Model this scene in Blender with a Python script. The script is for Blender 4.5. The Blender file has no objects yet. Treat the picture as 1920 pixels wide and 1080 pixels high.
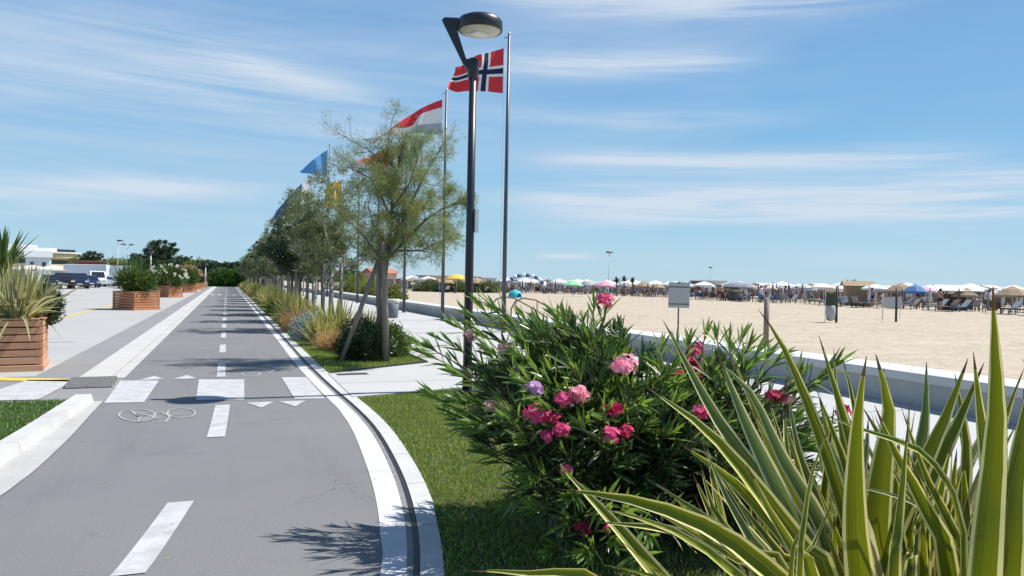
import bpy, bmesh, math, random
import numpy as np
from mathutils import Vector, Matrix
PI = math.pi
RNG = np.random.default_rng(7)
random.seed(7)
SC = bpy.context.scene
COL = SC.collection

# ------------------------------------------------------------------ camera
FPX, H = 1400.0, 1.6
YAW, ROLL, PITCH = math.radians(20.9), math.radians(1.12), math.atan(-10.6/1400)
Fv = np.array([math.sin(YAW)*math.cos(PITCH), math.cos(YAW)*math.cos(PITCH), math.sin(PITCH)])
R0 = np.array([math.cos(YAW), -math.sin(YAW), 0.0]); U0 = np.cross(R0, Fv)
cR, sR = math.cos(ROLL), math.sin(ROLL)
Rv = cR*R0 + sR*U0; Uv = -sR*R0 + cR*U0
cam = bpy.data.cameras.new('camera'); co = bpy.data.objects.new('camera', cam); COL.objects.link(co)
co.matrix_world = Matrix(((Rv[0], Uv[0], -Fv[0], 0), (Rv[1], Uv[1], -Fv[1], 0), (Rv[2], Uv[2], -Fv[2], H), (0, 0, 0, 1)))
cam.sensor_width = 36; cam.lens = FPX/1920*36; cam.clip_end = 8000; cam.clip_start = 0.05
SC.camera = co
def ray(px, py): return Fv*FPX + Rv*(px-960) - Uv*(py-540)
def G(px, py, z=0.0):
    d = ray(px, py); t = (z-H)/d[2]; return np.array([0, 0, H]) + t*d
def A(px, py, D):
    d = ray(px, py); return np.array([0, 0, H]) + d*(D/(d@Fv))

# ------------------------------------------------------------------ sun, sky, exposure
SUN_EL, SUN_AZ = math.radians(55), math.radians(92.5)     # azimuth from +Y towards +X
sl = bpy.data.lights.new('sun', 'SUN'); sl.energy = 4.7; sl.angle = math.radians(0.53); sl.color = (1.0, 0.965, 0.90)
so = bpy.data.objects.new('sun', sl); COL.objects.link(so)
sd = Vector((math.sin(SUN_AZ)*math.cos(SUN_EL), math.cos(SUN_AZ)*math.cos(SUN_EL), math.sin(SUN_EL)))
so.rotation_euler = sd.to_track_quat('Z', 'Y').to_euler(); so.location = (20, 0, 30)
W = bpy.data.worlds.new('World'); SC.world = W; W.use_nodes = True
wt = W.node_tree; wn = wt.nodes; wl = wt.links
for n in list(wn): wn.remove(n)
def wmath(op, a, b=None, c=None):
    n = wn.new('ShaderNodeMath'); n.operation = op
    for i, v in enumerate((a, b, c)):
        if v is None: continue
        if isinstance(v, (int, float)): n.inputs[i].default_value = v
        else: wl.new(v, n.inputs[i])
    return n.outputs[0]
out = wn.new('ShaderNodeOutputWorld'); bg = wn.new('ShaderNodeBackground'); sky = wn.new('ShaderNodeTexSky')
sky.sky_type = 'NISHITA'; sky.sun_disc = False; sky.sun_elevation = SUN_EL; sky.sun_rotation = SUN_AZ
sky.altitude = 0; sky.air_density = 1.0; sky.dust_density = 0.3; sky.ozone_density = 2.0
tc = wn.new('ShaderNodeTexCoord'); sx = wn.new('ShaderNodeSeparateXYZ'); wl.new(tc.outputs['Generated'], sx.inputs[0])
az = wmath('ARCTAN2', sx.outputs[0], sx.outputs[1]); el = wmath('ARCSINE', sx.outputs[2])
def wnoise(sa, se, oa, det=6, rough=.55, dist=0.0, tilt=0.0, lac=2.0):
    cx = wn.new('ShaderNodeCombineXYZ')
    wl.new(wmath('MULTIPLY', az, sa), cx.inputs[0])
    wl.new(wmath('MULTIPLY', wmath('ADD', el, wmath('MULTIPLY', az, tilt)), se), cx.inputs[1]); cx.inputs[2].default_value = oa
    n = wn.new('ShaderNodeTexNoise'); wl.new(cx.outputs[0], n.inputs['Vector']); n.inputs['Scale'].default_value = 1
    n.inputs['Detail'].default_value = det; n.inputs['Roughness'].default_value = rough; n.inputs['Distortion'].default_value = dist
    return n.outputs[0]
def sm(v, a, b):
    n = wn.new('ShaderNodeMapRange'); n.interpolation_type = 'SMOOTHSTEP'; wl.new(v, n.inputs[0])
    n.inputs[1].default_value = a; n.inputs[2].default_value = b; return n.outputs[0]
def band(e0, w, a0, a1, slope=0.0, amp=1.0, soft=.12):
    e = wmath('DIVIDE', wmath('SUBTRACT', wmath('ADD', el, wmath('MULTIPLY', wmath('SUBTRACT', az, a0), -slope)), e0), w)
    g = wmath('POWER', 2.718, wmath('MULTIPLY', wmath('MULTIPLY', e, e), -1.0))
    m = wmath('MULTIPLY', sm(az, a0-soft, a0+soft), wmath('SUBTRACT', 1.0, sm(az, a1-soft, a1+soft)))
    return wmath('MULTIPLY', wmath('MULTIPLY', g, m), amp)
def ae(px, py):
    d = ray(px, py); return math.atan2(d[0], d[1]), math.asin(d[2]/np.linalg.norm(d))
def bandpx(p0, p1, hw, amp, soft=.1):
    (a0, e0), (a1, e1) = ae(*p0), ae(*p1)
    return band(e0, hw/1400, a0, a1, (e1-e0)/(a1-a0), amp, soft)
bands = [bandpx((1000, 375), (2100, 358), 34, 1.15, .12), bandpx((1150, 402), (1950, 385), 12, .6, .12), bandpx((1050, 300), (1800, 290), 18, .85, .1),
         bandpx((960, 122), (1400, 110), 24, .8, .08), bandpx((1700, 330), (2200, 318), 12, .6, .08), bandpx((-200, 350), (420, 355), 20, .8, .1),
         bandpx((-200, 392), (250, 396), 10, .45, .08), bandpx((980, 215), (1500, 225), 16, .35, .08), bandpx((1010, 480), (1110, 480), 5, .8, .02), bandpx((1000, 425), (1250, 428), 9, .3, .06),
         bandpx((-200, 60), (620, 165), 85, .5, .12), bandpx((380, 90), (700, 190), 22, .4, .06), bandpx((960, -10), (1600, -4), 26, .8, .12),
         bandpx((560, 240), (900, 225), 30, .35, .1), bandpx((1100, 520), (1900, 520), 60, .15, .1)]
bs = bands[0]
for b in bands[1:]: bs = wmath('ADD', bs, b)
streak = wnoise(2.6, 42, 3.1, 5, .5, .6, .03); soft_ = wnoise(1.3, 7, 9.4, 4, .55, .4, -.10)
fine = wnoise(6.5, 150, 7.7, 6, .6, .4, .02); stk2 = wmath('ADD', wmath('MULTIPLY', streak, .6), wmath('MULTIPLY', fine, .4))
c1 = wmath('MULTIPLY', wmath('MINIMUM', bs, 1.1), sm(stk2, .27, .64))
c2 = wmath('MULTIPLY', wmath('MULTIPLY', sm(soft_, .36, .72), wmath('ADD', .55, wmath('MULTIPLY', sm(streak, .3, .75), .45))), .36)
cloud = wmath('MINIMUM', wmath('ADD', c1, c2), .9)
hsv = wn.new('ShaderNodeHueSaturation'); hsv.inputs['Saturation'].default_value = 1.12; hsv.inputs['Value'].default_value = 1.0; wl.new(sky.outputs[0], hsv.inputs['Color'])
tint = wn.new('ShaderNodeMix'); tint.data_type = 'RGBA'; tint.blend_type = 'MULTIPLY'; tint.inputs[0].default_value = 1.0
wl.new(hsv.outputs[0], tint.inputs[6]); tint.inputs[7].default_value = (0.86, .95, 1.03, 1)
ramp = wn.new('ShaderNodeValToRGB'); wl.new(wmath('DIVIDE', wmath('ABSOLUTE', el), 1.5708), ramp.inputs[0]); cr_ = ramp.color_ramp; cr_.interpolation = 'B_SPLINE'
cr_.elements[0].position = 0; cr_.elements[0].color = (.50, .73, .87, 1); cr_.elements[1].position = 1; cr_.elements[1].color = (.05, .13, .36, 1)
for p_, c_ in ((.045, (.40, .69, .90, 1)), (.11, (.235, .55, .86, 1)), (.22, (.235, .455, .80, 1)), (.45, (.13, .27, .56, 1))): e_ = cr_.elements.new(p_); e_.color = c_
gr_ = wn.new('ShaderNodeVectorMath'); gr_.operation = 'SCALE'; wl.new(ramp.outputs[0], gr_.inputs[0]); gr_.inputs['Scale'].default_value = 8.6
mg = wn.new('ShaderNodeMix'); mg.data_type = 'RGBA'; mg.inputs[0].default_value = .88; wl.new(tint.outputs[2], mg.inputs[6]); wl.new(gr_.outputs[0], mg.inputs[7])
mixc = wn.new('ShaderNodeMix'); mixc.data_type = 'RGBA'; wl.new(cloud, mixc.inputs[0]); wl.new(mg.outputs[2], mixc.inputs[6]); mixc.inputs[7].default_value = (6.1, 6.9, 7.9, 1)
wl.new(mixc.outputs[2], bg.inputs[0]); bg.inputs[1].default_value = 0.072
wl.new(bg.outputs[0], out.inputs[0])
SC.view_settings.view_transform = 'Standard'; SC.view_settings.look = 'None'; SC.view_settings.gamma = 1; SC.view_settings.exposure = 0.6
SC.cycles.use_denoising = True
SC.cycles.max_bounces = 6; SC.cycles.transparent_max_bounces = 6

# ------------------------------------------------------------------ materials
def newmat(name):
    m = bpy.data.materials.new(name); m.use_nodes = True
    nt = m.node_tree; b = nt.nodes['Principled BSDF']; return m, nt, b
def mixcol(nt, fac, a, b, blend='MIX'):
    n = nt.nodes.new('ShaderNodeMix'); n.data_type = 'RGBA'; n.blend_type = blend
    for i, v in ((0, fac), (6, a), (7, b)):
        if isinstance(v, (tuple, list)): n.inputs[i].default_value = (*v[:3], 1)
        elif isinstance(v, (int, float)): n.inputs[i].default_value = v
        else: nt.links.new(v, n.inputs[i])
    return n.outputs[2]
def nz(nt, scale, det=4, rough=.6, vec=None, sc3=None):
    n = nt.nodes.new('ShaderNodeTexNoise'); n.inputs['Scale'].default_value = scale; n.inputs['Detail'].default_value = det; n.inputs['Roughness'].default_value = rough
    if vec is None:
        g = nt.nodes.new('ShaderNodeNewGeometry'); vec = g.outputs['Position']
    if sc3:
        mp = nt.nodes.new('ShaderNodeMapping'); mp.inputs['Scale'].default_value = sc3; nt.links.new(vec, mp.inputs[0]); vec = mp.outputs[0]
    nt.links.new(vec, n.inputs['Vector']); return n.outputs[0]
def mr(nt, v, a, b, c=0., d=1.):
    n = nt.nodes.new('ShaderNodeMapRange'); nt.links.new(v, n.inputs[0])
    for i, x in enumerate((a, b, c, d)): n.inputs[i+1].default_value = x
    return n.outputs[0]
def bump(nt, b, h, strength, dist=.02):
    n = nt.nodes.new('ShaderNodeBump'); n.inputs['Strength'].default_value = strength; n.inputs['Distance'].default_value = dist
    nt.links.new(h, n.inputs['Height']); nt.links.new(n.outputs[0], b.inputs['Normal'])
def simple(name, c, rough=.6, var=.15, scale=6, metal=0, spec=.4, bmp=0, bscale=80, obj=True):
    m, nt, b = newmat(name)
    vec = None
    if obj:
        t = nt.nodes.new('ShaderNodeTexCoord'); vec = t.outputs['Object']
    f = nz(nt, scale, 5, .6, vec)
    dark = tuple(x*(1-var) for x in c); lite = tuple(min(1, x*(1+var)) for x in c)
    nt.links.new(mixcol(nt, mr(nt, f, .3, .7), dark, lite), b.inputs['Base Color'])
    b.inputs['Roughness'].default_value = rough; b.inputs['Metallic'].default_value = metal; b.inputs['Specular IOR Level'].default_value = spec
    if bmp: bump(nt, b, nz(nt, bscale, 3, .6, vec), bmp)
    return m
def leafmat(name, c1, c2, trans=.3, rough=.45, spec=.35, c3=None, p3=.0):
    m, nt, b = newmat(name)
    g = nt.nodes.new('ShaderNodeNewGeometry'); ri = g.outputs['Random Per Island']
    col = mixcol(nt, ri, c1, c2)
    if c3:
        w = nt.nodes.new('ShaderNodeTexWhiteNoise'); w.noise_dimensions = '1D'; nt.links.new(ri, w.inputs['W'])
        n = nt.nodes.new('ShaderNodeMath'); n.operation = 'LESS_THAN'; nt.links.new(w.outputs[0], n.inputs[0]); n.inputs[1].default_value = p3
        col = mixcol(nt, n.outputs[0], col, c3)
    finish_leaf(nt, b, col, trans, rough, spec)
    return m
def finish_leaf(nt, b, col, trans, rough, spec):
    nt.links.new(col, b.inputs['Base Color']); b.inputs['Roughness'].default_value = rough; b.inputs['Specular IOR Level'].default_value = spec
    tr = nt.nodes.new('ShaderNodeBsdfTranslucent'); hs = nt.nodes.new('ShaderNodeHueSaturation'); hs.inputs['Hue'].default_value = .485; hs.inputs['Saturation'].default_value = 1.15; hs.inputs['Value'].default_value = 1.5
    nt.links.new(col, hs.inputs['Color']); nt.links.new(hs.outputs[0], tr.inputs[0])
    mx = nt.nodes.new('ShaderNodeMixShader'); mx.inputs[0].default_value = trans
    nt.links.new(b.outputs[0], mx.inputs[1]); nt.links.new(tr.outputs[0], mx.inputs[2]); nt.links.new(mx.outputs[0], nt.nodes['Material Output'].inputs['Surface'])

def ground_mat(name, ca, cb, s1=.6, s2=90, speck=.25, rough=.9, bstr=.3, cracks=None, joints=None, s1z=None, stains=.0, bdist=.01):
    m, nt, b = newmat(name)
    f1 = nz(nt, s1, 5, .6, sc3=s1z); f2 = nz(nt, s2, 3, .7)
    col = mixcol(nt, mr(nt, f1, .3, .7), ca, cb)
    sp = mixcol(nt, mr(nt, f2, .3, .7), (1-speck,)*3, (1+speck,)*3)
    col = mixcol(nt, 1.0, col, sp, 'MULTIPLY')
    if stains:
        f3 = nz(nt, .9, 8, .7); col = mixcol(nt, mr(nt, f3, .56, .7, 0, stains), col, tuple(x*.6 for x in ca))
    if cracks:
        v = nt.nodes.new('ShaderNodeTexVoronoi'); v.feature = 'DISTANCE_TO_EDGE'; v.inputs['Scale'].default_value = .55
        g0 = nt.nodes.new('ShaderNodeNewGeometry'); ad = nt.nodes.new('ShaderNodeVectorMath'); ad.operation = 'ADD'
        nv = nt.nodes.new('ShaderNodeTexNoise'); nv.inputs['Scale'].default_value = 2.2; nv.inputs['Detail'].default_value = 6; nt.links.new(g0.outputs['Position'], nv.inputs['Vector'])
        sc_ = nt.nodes.new('ShaderNodeVectorMath'); sc_.operation = 'SCALE'; sc_.inputs['Scale'].default_value = .9; nt.links.new(nv.outputs['Color'], sc_.inputs[0])
        nt.links.new(g0.outputs['Position'], ad.inputs[0]); nt.links.new(sc_.outputs[0], ad.inputs[1]); nt.links.new(ad.outputs[0], v.inputs['Vector'])
        ck = nt.nodes.new('ShaderNodeMath'); ck.operation = 'MULTIPLY'; nt.links.new(mr(nt, v.outputs['Distance'], .0, .006, 1, 0), ck.inputs[0]); nt.links.new(mr(nt, nz(nt, .5, 3, .6), .5, .6, 0, cracks), ck.inputs[1])
        col = mixcol(nt, ck.outputs[0], col, tuple(x*.3 for x in ca))
        col = mixcol(nt, mr(nt, nz(nt, 1.0, 6, .65, sc3=(2.6, .22, 1)), .52, .72, 0, .35), col, tuple(x*.78 for x in ca))
    if joints:
        g = nt.nodes.new('ShaderNodeNewGeometry'); s = nt.nodes.new('ShaderNodeSeparateXYZ'); nt.links.new(g.outputs['Position'], s.inputs[0])
        for axis, per, off, wd in joints:
            n = nt.nodes.new('ShaderNodeMath'); n.operation = 'ADD'; nt.links.new(s.outputs[axis], n.inputs[0]); n.inputs[1].default_value = off
            k = nt.nodes.new('ShaderNodeMath'); k.operation = 'MODULO'; nt.links.new(n.outputs[0], k.inputs[0]); k.inputs[1].default_value = per
            l = nt.nodes.new('ShaderNodeMath'); l.operation = 'LESS_THAN'; nt.links.new(k.outputs[0], l.inputs[0]); l.inputs[1].default_value = wd
            col = mixcol(nt, l.outputs[0], col, tuple(x*.35 for x in ca))
    nt.links.new(col, b.inputs['Base Color']); b.inputs['Roughness'].default_value = rough; b.inputs['Specular IOR Level'].default_value = .25
    bump(nt, b, f2, bstr, bdist)
    return m
M = {}
M['asphalt'] = ground_mat('asphalt', (.158, .158, .163), (.182, .182, .182), .35, 110, .22, .85, .4, stains=.28, cracks=.6)
M['asphalt_dark'] = ground_mat('weathered asphalt', (.20, .20, .205), (.24, .24, .24), .5, 90, .14, .9, .35, stains=.25)
M['lot'] = ground_mat('pale lot paving', (.33, .33, .325), (.37, .37, .36), .25, 60, .08, .9, .15, stains=.2)
M['conc'] = ground_mat('pale concrete', (.39, .39, .38), (.45, .45, .435), .8, 70, .08, .85, .2, stains=.22)
M['kerbstone'] = ground_mat('kerb stones', (.41, .41, .40), (.50, .50, .485), 1.6, 70, .10, .85, .25, joints=[(1, 1.0, 100.3, .010)], stains=.4)
M['conc_side'] = ground_mat('strip concrete', (.40, .395, .385), (.46, .455, .445), .8, 70, .08, .85, .2, joints=[(1, 3.1, 100.4, .015)], stains=.3)
M['gutter'] = ground_mat('gutter concrete', (.33, .33, .325), (.43, .43, .42), 1.4, 60, .1, .85, .25, stains=.35)
M['prom'] = ground_mat('promenade paving', (.385, .385, .38), (.435, .435, .425), .4, 60, .06, .8, .12, joints=[(1, 4.15, 100.6, .03)], stains=.15)
M['paint'] = ground_mat('white road paint', (.47, .47, .48), (.56, .56, .57), 3, 50, .08, .7, .2, stains=.3)
M['paint_worn'] = ground_mat('worn white road paint', (.34, .34, .345), (.48, .48, .485), 5, 60, .14, .75, .2, stains=.5)
M['symbol'] = ground_mat('faded symbol paint', (.24, .24, .245), (.42, .42, .425), 9, 60, .2, .8, .2, stains=.6)
M['yellow'] = ground_mat('yellow road paint', (.55, .38, .07), (.66, .48, .12), 3, 50, .12, .7, .2, stains=.3)
M['sand'] = ground_mat('beach sand', (.36, .30, .228), (.44, .375, .292), .35, 2.6, .13, .95, 1.0, s1z=(1, 2.2, 1), bdist=.09)
M['grass_base'] = ground_mat('lawn soil', (.03, .05, .015), (.075, .07, .03), 1.2, 45, .5, .95, .6)
M['bed_soil'] = ground_mat('bed soil and turf', (.06, .10, .03), (.16, .14, .06), .9, 30, .5, .95, .6)
M['earth'] = ground_mat('dry ground', (.16, .18, .09), (.26, .24, .16), .05, 3, .2, .95, .3)
M['sea'] = simple('sea', (.04, .14, .20), .15, .2, .05, obj=False, bmp=.4, bscale=2)
M['slot'] = simple('drain channel steel', (.022, .022, .024), .55, .3, 20)
M['slot_conc'] = simple('channel edge concrete', (.19, .19, .19), .8, .2, 12)
M['wood'] = None

def woodmat(name, c, c2, s=(2, 30, 30), joint=None):
    m, nt, b = newmat(name); t = nt.nodes.new('ShaderNodeTexCoord')
    f = nz(nt, 1.0, 6, .65, t.outputs['Object'], s)
    g = nt.nodes.new('ShaderNodeNewGeometry')
    col = mixcol(nt, mr(nt, f, .3, .72), c, c2)
    col = mixcol(nt, mr(nt, g.outputs['Random Per Island'], 0, 1, 0, .45), col, tuple(x*.55 for x in c))
    nt.links.new(col, b.inputs['Base Color']); b.inputs['Roughness'].default_value = .65; b.inputs['Specular IOR Level'].default_value = .3
    bump(nt, b, f, .3, .01); return m
M['box_wood'] = woodmat('planter timber', (.36, .14, .065), (.56, .27, .14), (2, 2, 40))
M['box_wood_lit'] = woodmat('planter timber with painted sunlight', (.50, .24, .13), (.68, .40, .26), (2, 2, 40))  # timber brightened to stand in for sunlight on the shaded near planter
M['stake_wood'] = woodmat('weathered stake timber', (.20, .165, .13), (.33, .285, .235), (30, 30, 1.6))
M['bark'] = woodmat('tree bark', (.10, .08, .06), (.20, .165, .13), (30, 30, 4))
M['bark_pale'] = woodmat('pale tree bark', (.30, .28, .25), (.45, .42, .38), (30, 30, 4))
M['stem'] = simple('green brown stem', (.13, .10, .055), .7, .3, 20)
M['stemg'] = simple('green stem', (.12, .15, .05), .6, .3, 20)
M['tamarisk'] = leafmat('tamarisk foliage', (.13, .18, .065), (.25, .30, .12), .35, .7, .15, (.30, .25, .13), .12)
M['tamarisk_brown'] = leafmat('browned tamarisk foliage', (.20, .15, .07), (.27, .22, .10), .25, .7, .15)
M['olive'] = leafmat('grey green foliage', (.085, .115, .050), (.20, .235, .11), .28, .5, .3)
M['darkleaf'] = leafmat('dark glossy foliage', (.018, .040, .016), (.05, .085, .032), .12, .35, .45)
M['midleaf'] = leafmat('green foliage', (.045, .095, .022), (.11, .17, .045), .25, .5, .3)
M['pineleaf'] = leafmat('pine foliage', (.022, .05, .022), (.055, .095, .04), .1, .6, .2)
M['hedgeleaf'] = leafmat('hedge foliage', (.03, .085, .015), (.07, .16, .03), .2, .5, .3)
M['dune'] = leafmat('dune shrub foliage', (.09, .13, .03), (.24, .26, .07), .25, .6, .2)
M['oleander'] = leafmat('oleander leaves', (.026, .054, .020), (.085, .145, .048), .24, .30, .6, (.24, .25, .12), .08)
M['oleander_young'] = leafmat('young oleander leaves', (.11, .19, .045), (.19, .29, .075), .34, .32, .5)
M['straw'] = leafmat('straw grass', (.40, .29, .13), (.58, .43, .22), .3, .7, .1)
M['silver'] = leafmat('silver foliage', (.20, .25, .22), (.38, .43, .40), .1, .7, .1)
M['redbrown'] = leafmat('reddish dark foliage', (.05, .035, .03), (.10, .08, .04), .15, .5, .3)
M['grass'] = leafmat('grass blades', (.11, .19, .036), (.23, .32, .08), .36, .55, .2, (.42, .38, .17), .14)
M['grass_deep'] = leafmat('deep green grass blades', (.06, .14, .03), (.14, .24, .06), .3, .55, .2, (.36, .40, .24), .10)
M['petal_pink'] = leafmat('pink petals', (.80, .26, .36), (.88, .45, .52), .3, .6, .2)
M['petal_magenta'] = leafmat('magenta petals', (.62, .06, .18), (.80, .17, .33), .3, .6, .2)
M['petal_crimson'] = leafmat('crimson petals', (.42, .02, .06), (.66, .06, .15), .3, .6, .2)
M['petal_lilac'] = leafmat('lilac petals', (.62, .36, .60), (.75, .50, .70), .3, .6, .2)
M['petal_faded'] = leafmat('faded petals', (.36, .22, .20), (.55, .38, .36), .3, .7, .1)
M['petal_white'] = leafmat('white petals', (.80, .78, .74), (.88, .86, .80), .3, .6, .2)
M['petal_salmon'] = leafmat('salmon petals', (.42, .22, .15), (.55, .36, .26), .3, .6, .2)
def phormmat(name, g1, g2, cream, edge=.74, trans=.35):
    m, nt, b = newmat(name)
    uv = nt.nodes.new('ShaderNodeUVMap'); s = nt.nodes.new('ShaderNodeSeparateXYZ'); nt.links.new(uv.outputs[0], s.inputs[0])
    g = nt.nodes.new('ShaderNodeNewGeometry'); ri = g.outputs['Random Per Island']
    def mt(op, a, bb):
        n = nt.nodes.new('ShaderNodeMath'); n.operation = op
        for i, v in enumerate((a, bb)):
            if isinstance(v, (int, float)): n.inputs[i].default_value = v
            elif v is not None: nt.links.new(v, n.inputs[i])
        return n.outputs[0]
    u = mt('ABSOLUTE', mt('SUBTRACT', mt('MULTIPLY', s.outputs[0], 2.0), 1.0), None)
    col = mixcol(nt, ri, g1, g2)
    # fine lengthwise striping
    cx = nt.nodes.new('ShaderNodeCombineXYZ'); nt.links.new(mt('MULTIPLY', s.outputs[0], 14.0), cx.inputs[0]); nt.links.new(mt('MULTIPLY', s.outputs[1], 1.2), cx.inputs[1]); nt.links.new(mt('MULTIPLY', ri, 50.0), cx.inputs[2])
    n = nt.nodes.new('ShaderNodeTexNoise'); n.inputs['Scale'].default_value = 1; n.inputs['Detail'].default_value = 5; nt.links.new(cx.outputs[0], n.inputs['Vector'])
    col = mixcol(nt, mr(nt, n.outputs[0], .60, .74, 0, .45), col, cream)
    col = mixcol(nt, mr(nt, n.outputs[0], .30, .48, .35, 0), col, tuple(x*.5 for x in g1))
    e = mt('ADD', edge, mt('MULTIPLY', mt('SUBTRACT', ri, .5), .16))
    ed = mt('GREATER_THAN', u, e)
    col = mixcol(nt, ed, col, cream)
    rim = mt('GREATER_THAN', u, .965); col = mixcol(nt, rim, col, (.22, .10, .04))
    tipn = mt('GREATER_THAN', s.outputs[1], .975); col = mixcol(nt, tipn, col, (.12, .08, .04))
    finish_leaf(nt, b, col, trans, .48, .22)
    bump(nt, b, n.outputs[0], .25, .004)
    return m
M['phorm'] = phormmat('variegated flax leaf', (.105, .145, .010), (.22, .25, .018), (.76, .71, .32), .70, .20)
M['phorm_grey'] = phormmat('grey green flax leaf', (.17, .235, .08), (.12, .17, .04), (.66, .65, .38), .74, .2)
M['phorm_far'] = phormmat('bed flax leaf', (.10, .15, .04), (.20, .23, .06), (.52, .48, .20), .5)
M['phorm_dry'] = phormmat('dry flax leaf', (.17, .20, .07), (.30, .31, .13), (.55, .52, .33), .55)
M['lamp_black'] = simple('lamp dark paint', (.018, .020, .028), .38, .15, 5, spec=.5)
M['lamp_glass'] = simple('lamp diffuser', (.50, .49, .42), .3, .15, 8)
M['pole_grey'] = simple('galvanised pole', (.085, .09, .105), .4, .15, 4, metal=.3)
M['pole_pale'] = simple('pale pole paint', (.62, .62, .62), .5, .1, 4)
M['white'] = simple('white paint', (.74, .74, .73), .55, .06, 4)
M['offwhite'] = simple('off white canvas', (.50, .47, .44), .8, .1, 3)
M['brown'] = simple('rust brown frame', (.16, .085, .06), .7, .3, 3)
M['darkframe'] = simple('dark frame', (.04, .035, .04), .6, .3, 5)
M['greybin'] = simple('grey bin shell', (.14, .155, .18), .55, .12, 9)
M['greypanel'] = simple('grey sign back', (.40, .42, .43), .4, .06, 2, metal=.1)
M['straw_roof'] = simple('straw thatch', (.34, .25, .16), .95, .4, 14, bmp=.6)
M['red'] = simple('red cloth', (.62, .035, .05), .8, .08, 3)
M['flagwhite'] = simple('white cloth', (.78, .78, .78), .8, .06, 3)
M['navy'] = simple('navy cloth', (.012, .02, .075), .8, .1, 3)
M['skyblue'] = simple('light blue cloth', (.10, .32, .62), .8, .1, 3)
M['gold'] = simple('yellow cloth', (.72, .45, .08), .8, .15, 3)
M['orange'] = simple('orange brown cloth', (.36, .15, .07), .8, .15, 3)
M['teal'] = simple('turquoise cloth', (.04, .42, .50), .7, .1, 3)
M['green_c'] = simple('pale green cloth', (.30, .62, .34), .8, .1, 3)
M['pinkcloth'] = simple('pink cloth', (.72, .35, .42), .8, .1, 3)
M['bluecloth'] = simple('blue cloth', (.08, .18, .38), .8, .1, 3)
M['greycloth'] = simple('grey cloth', (.24, .25, .29), .8, .1, 3)
M['darkgreen_c'] = simple('dark green fabric', (.05, .07, .045), .8, .1, 3)
M['skin'] = simple('skin', (.42, .24, .16), .6, .1, 3)
M['hair'] = simple('hair', (.03, .02, .015), .7, .1, 3)
M['glass'] = simple('dark glass', (.02, .025, .035), .08, .1, 3, spec=.8)
M['tyre'] = simple('tyre rubber', (.02, .02, .02), .8, .1, 3)
M['car_blue'] = simple('dark blue car paint', (.012, .022, .07), .2, .1, 3, spec=.7)
M['car_black'] = simple('black car paint', (.012, .013, .018), .2, .1, 3, spec=.7)
M['car_silver'] = simple('silver car paint', (.42, .45, .50), .3, .05, 3, metal=.5)
M['car_white'] = simple('white car paint', (.72, .73, .74), .25, .03, 3)
M['lens_red'] = simple('red lamp lens', (.5, .02, .02), .2, .1, 3)
M['cream_wall'] = simple('cream render', (.68, .56, .38), .85, .08, 1)
M['terracotta'] = simple('terracotta roof', (.40, .16, .09), .85, .2, 3)
M['rust_red'] = simple('rust red panels', (.28, .07, .04), .8, .2, 3)
M['pinkwall'] = simple('pink wall render', (.62, .43, .34), .85, .08, 1)  # even pink wall colour of the beach houses
M['wallconc'] = ground_mat('sea wall concrete', (.36, .35, .335), (.43, .42, .405), .8, 40, .08, .85, .3, joints=[(1, 2.0, 100.0, .02)], stains=.35)
M['wallcap'] = ground_mat('sea wall coping', (.48, .48, .47), (.54, .54, .53), .8, 40, .05, .8, .2, joints=[(1, 2.0, 100.0, .02)], stains=.2)

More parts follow.
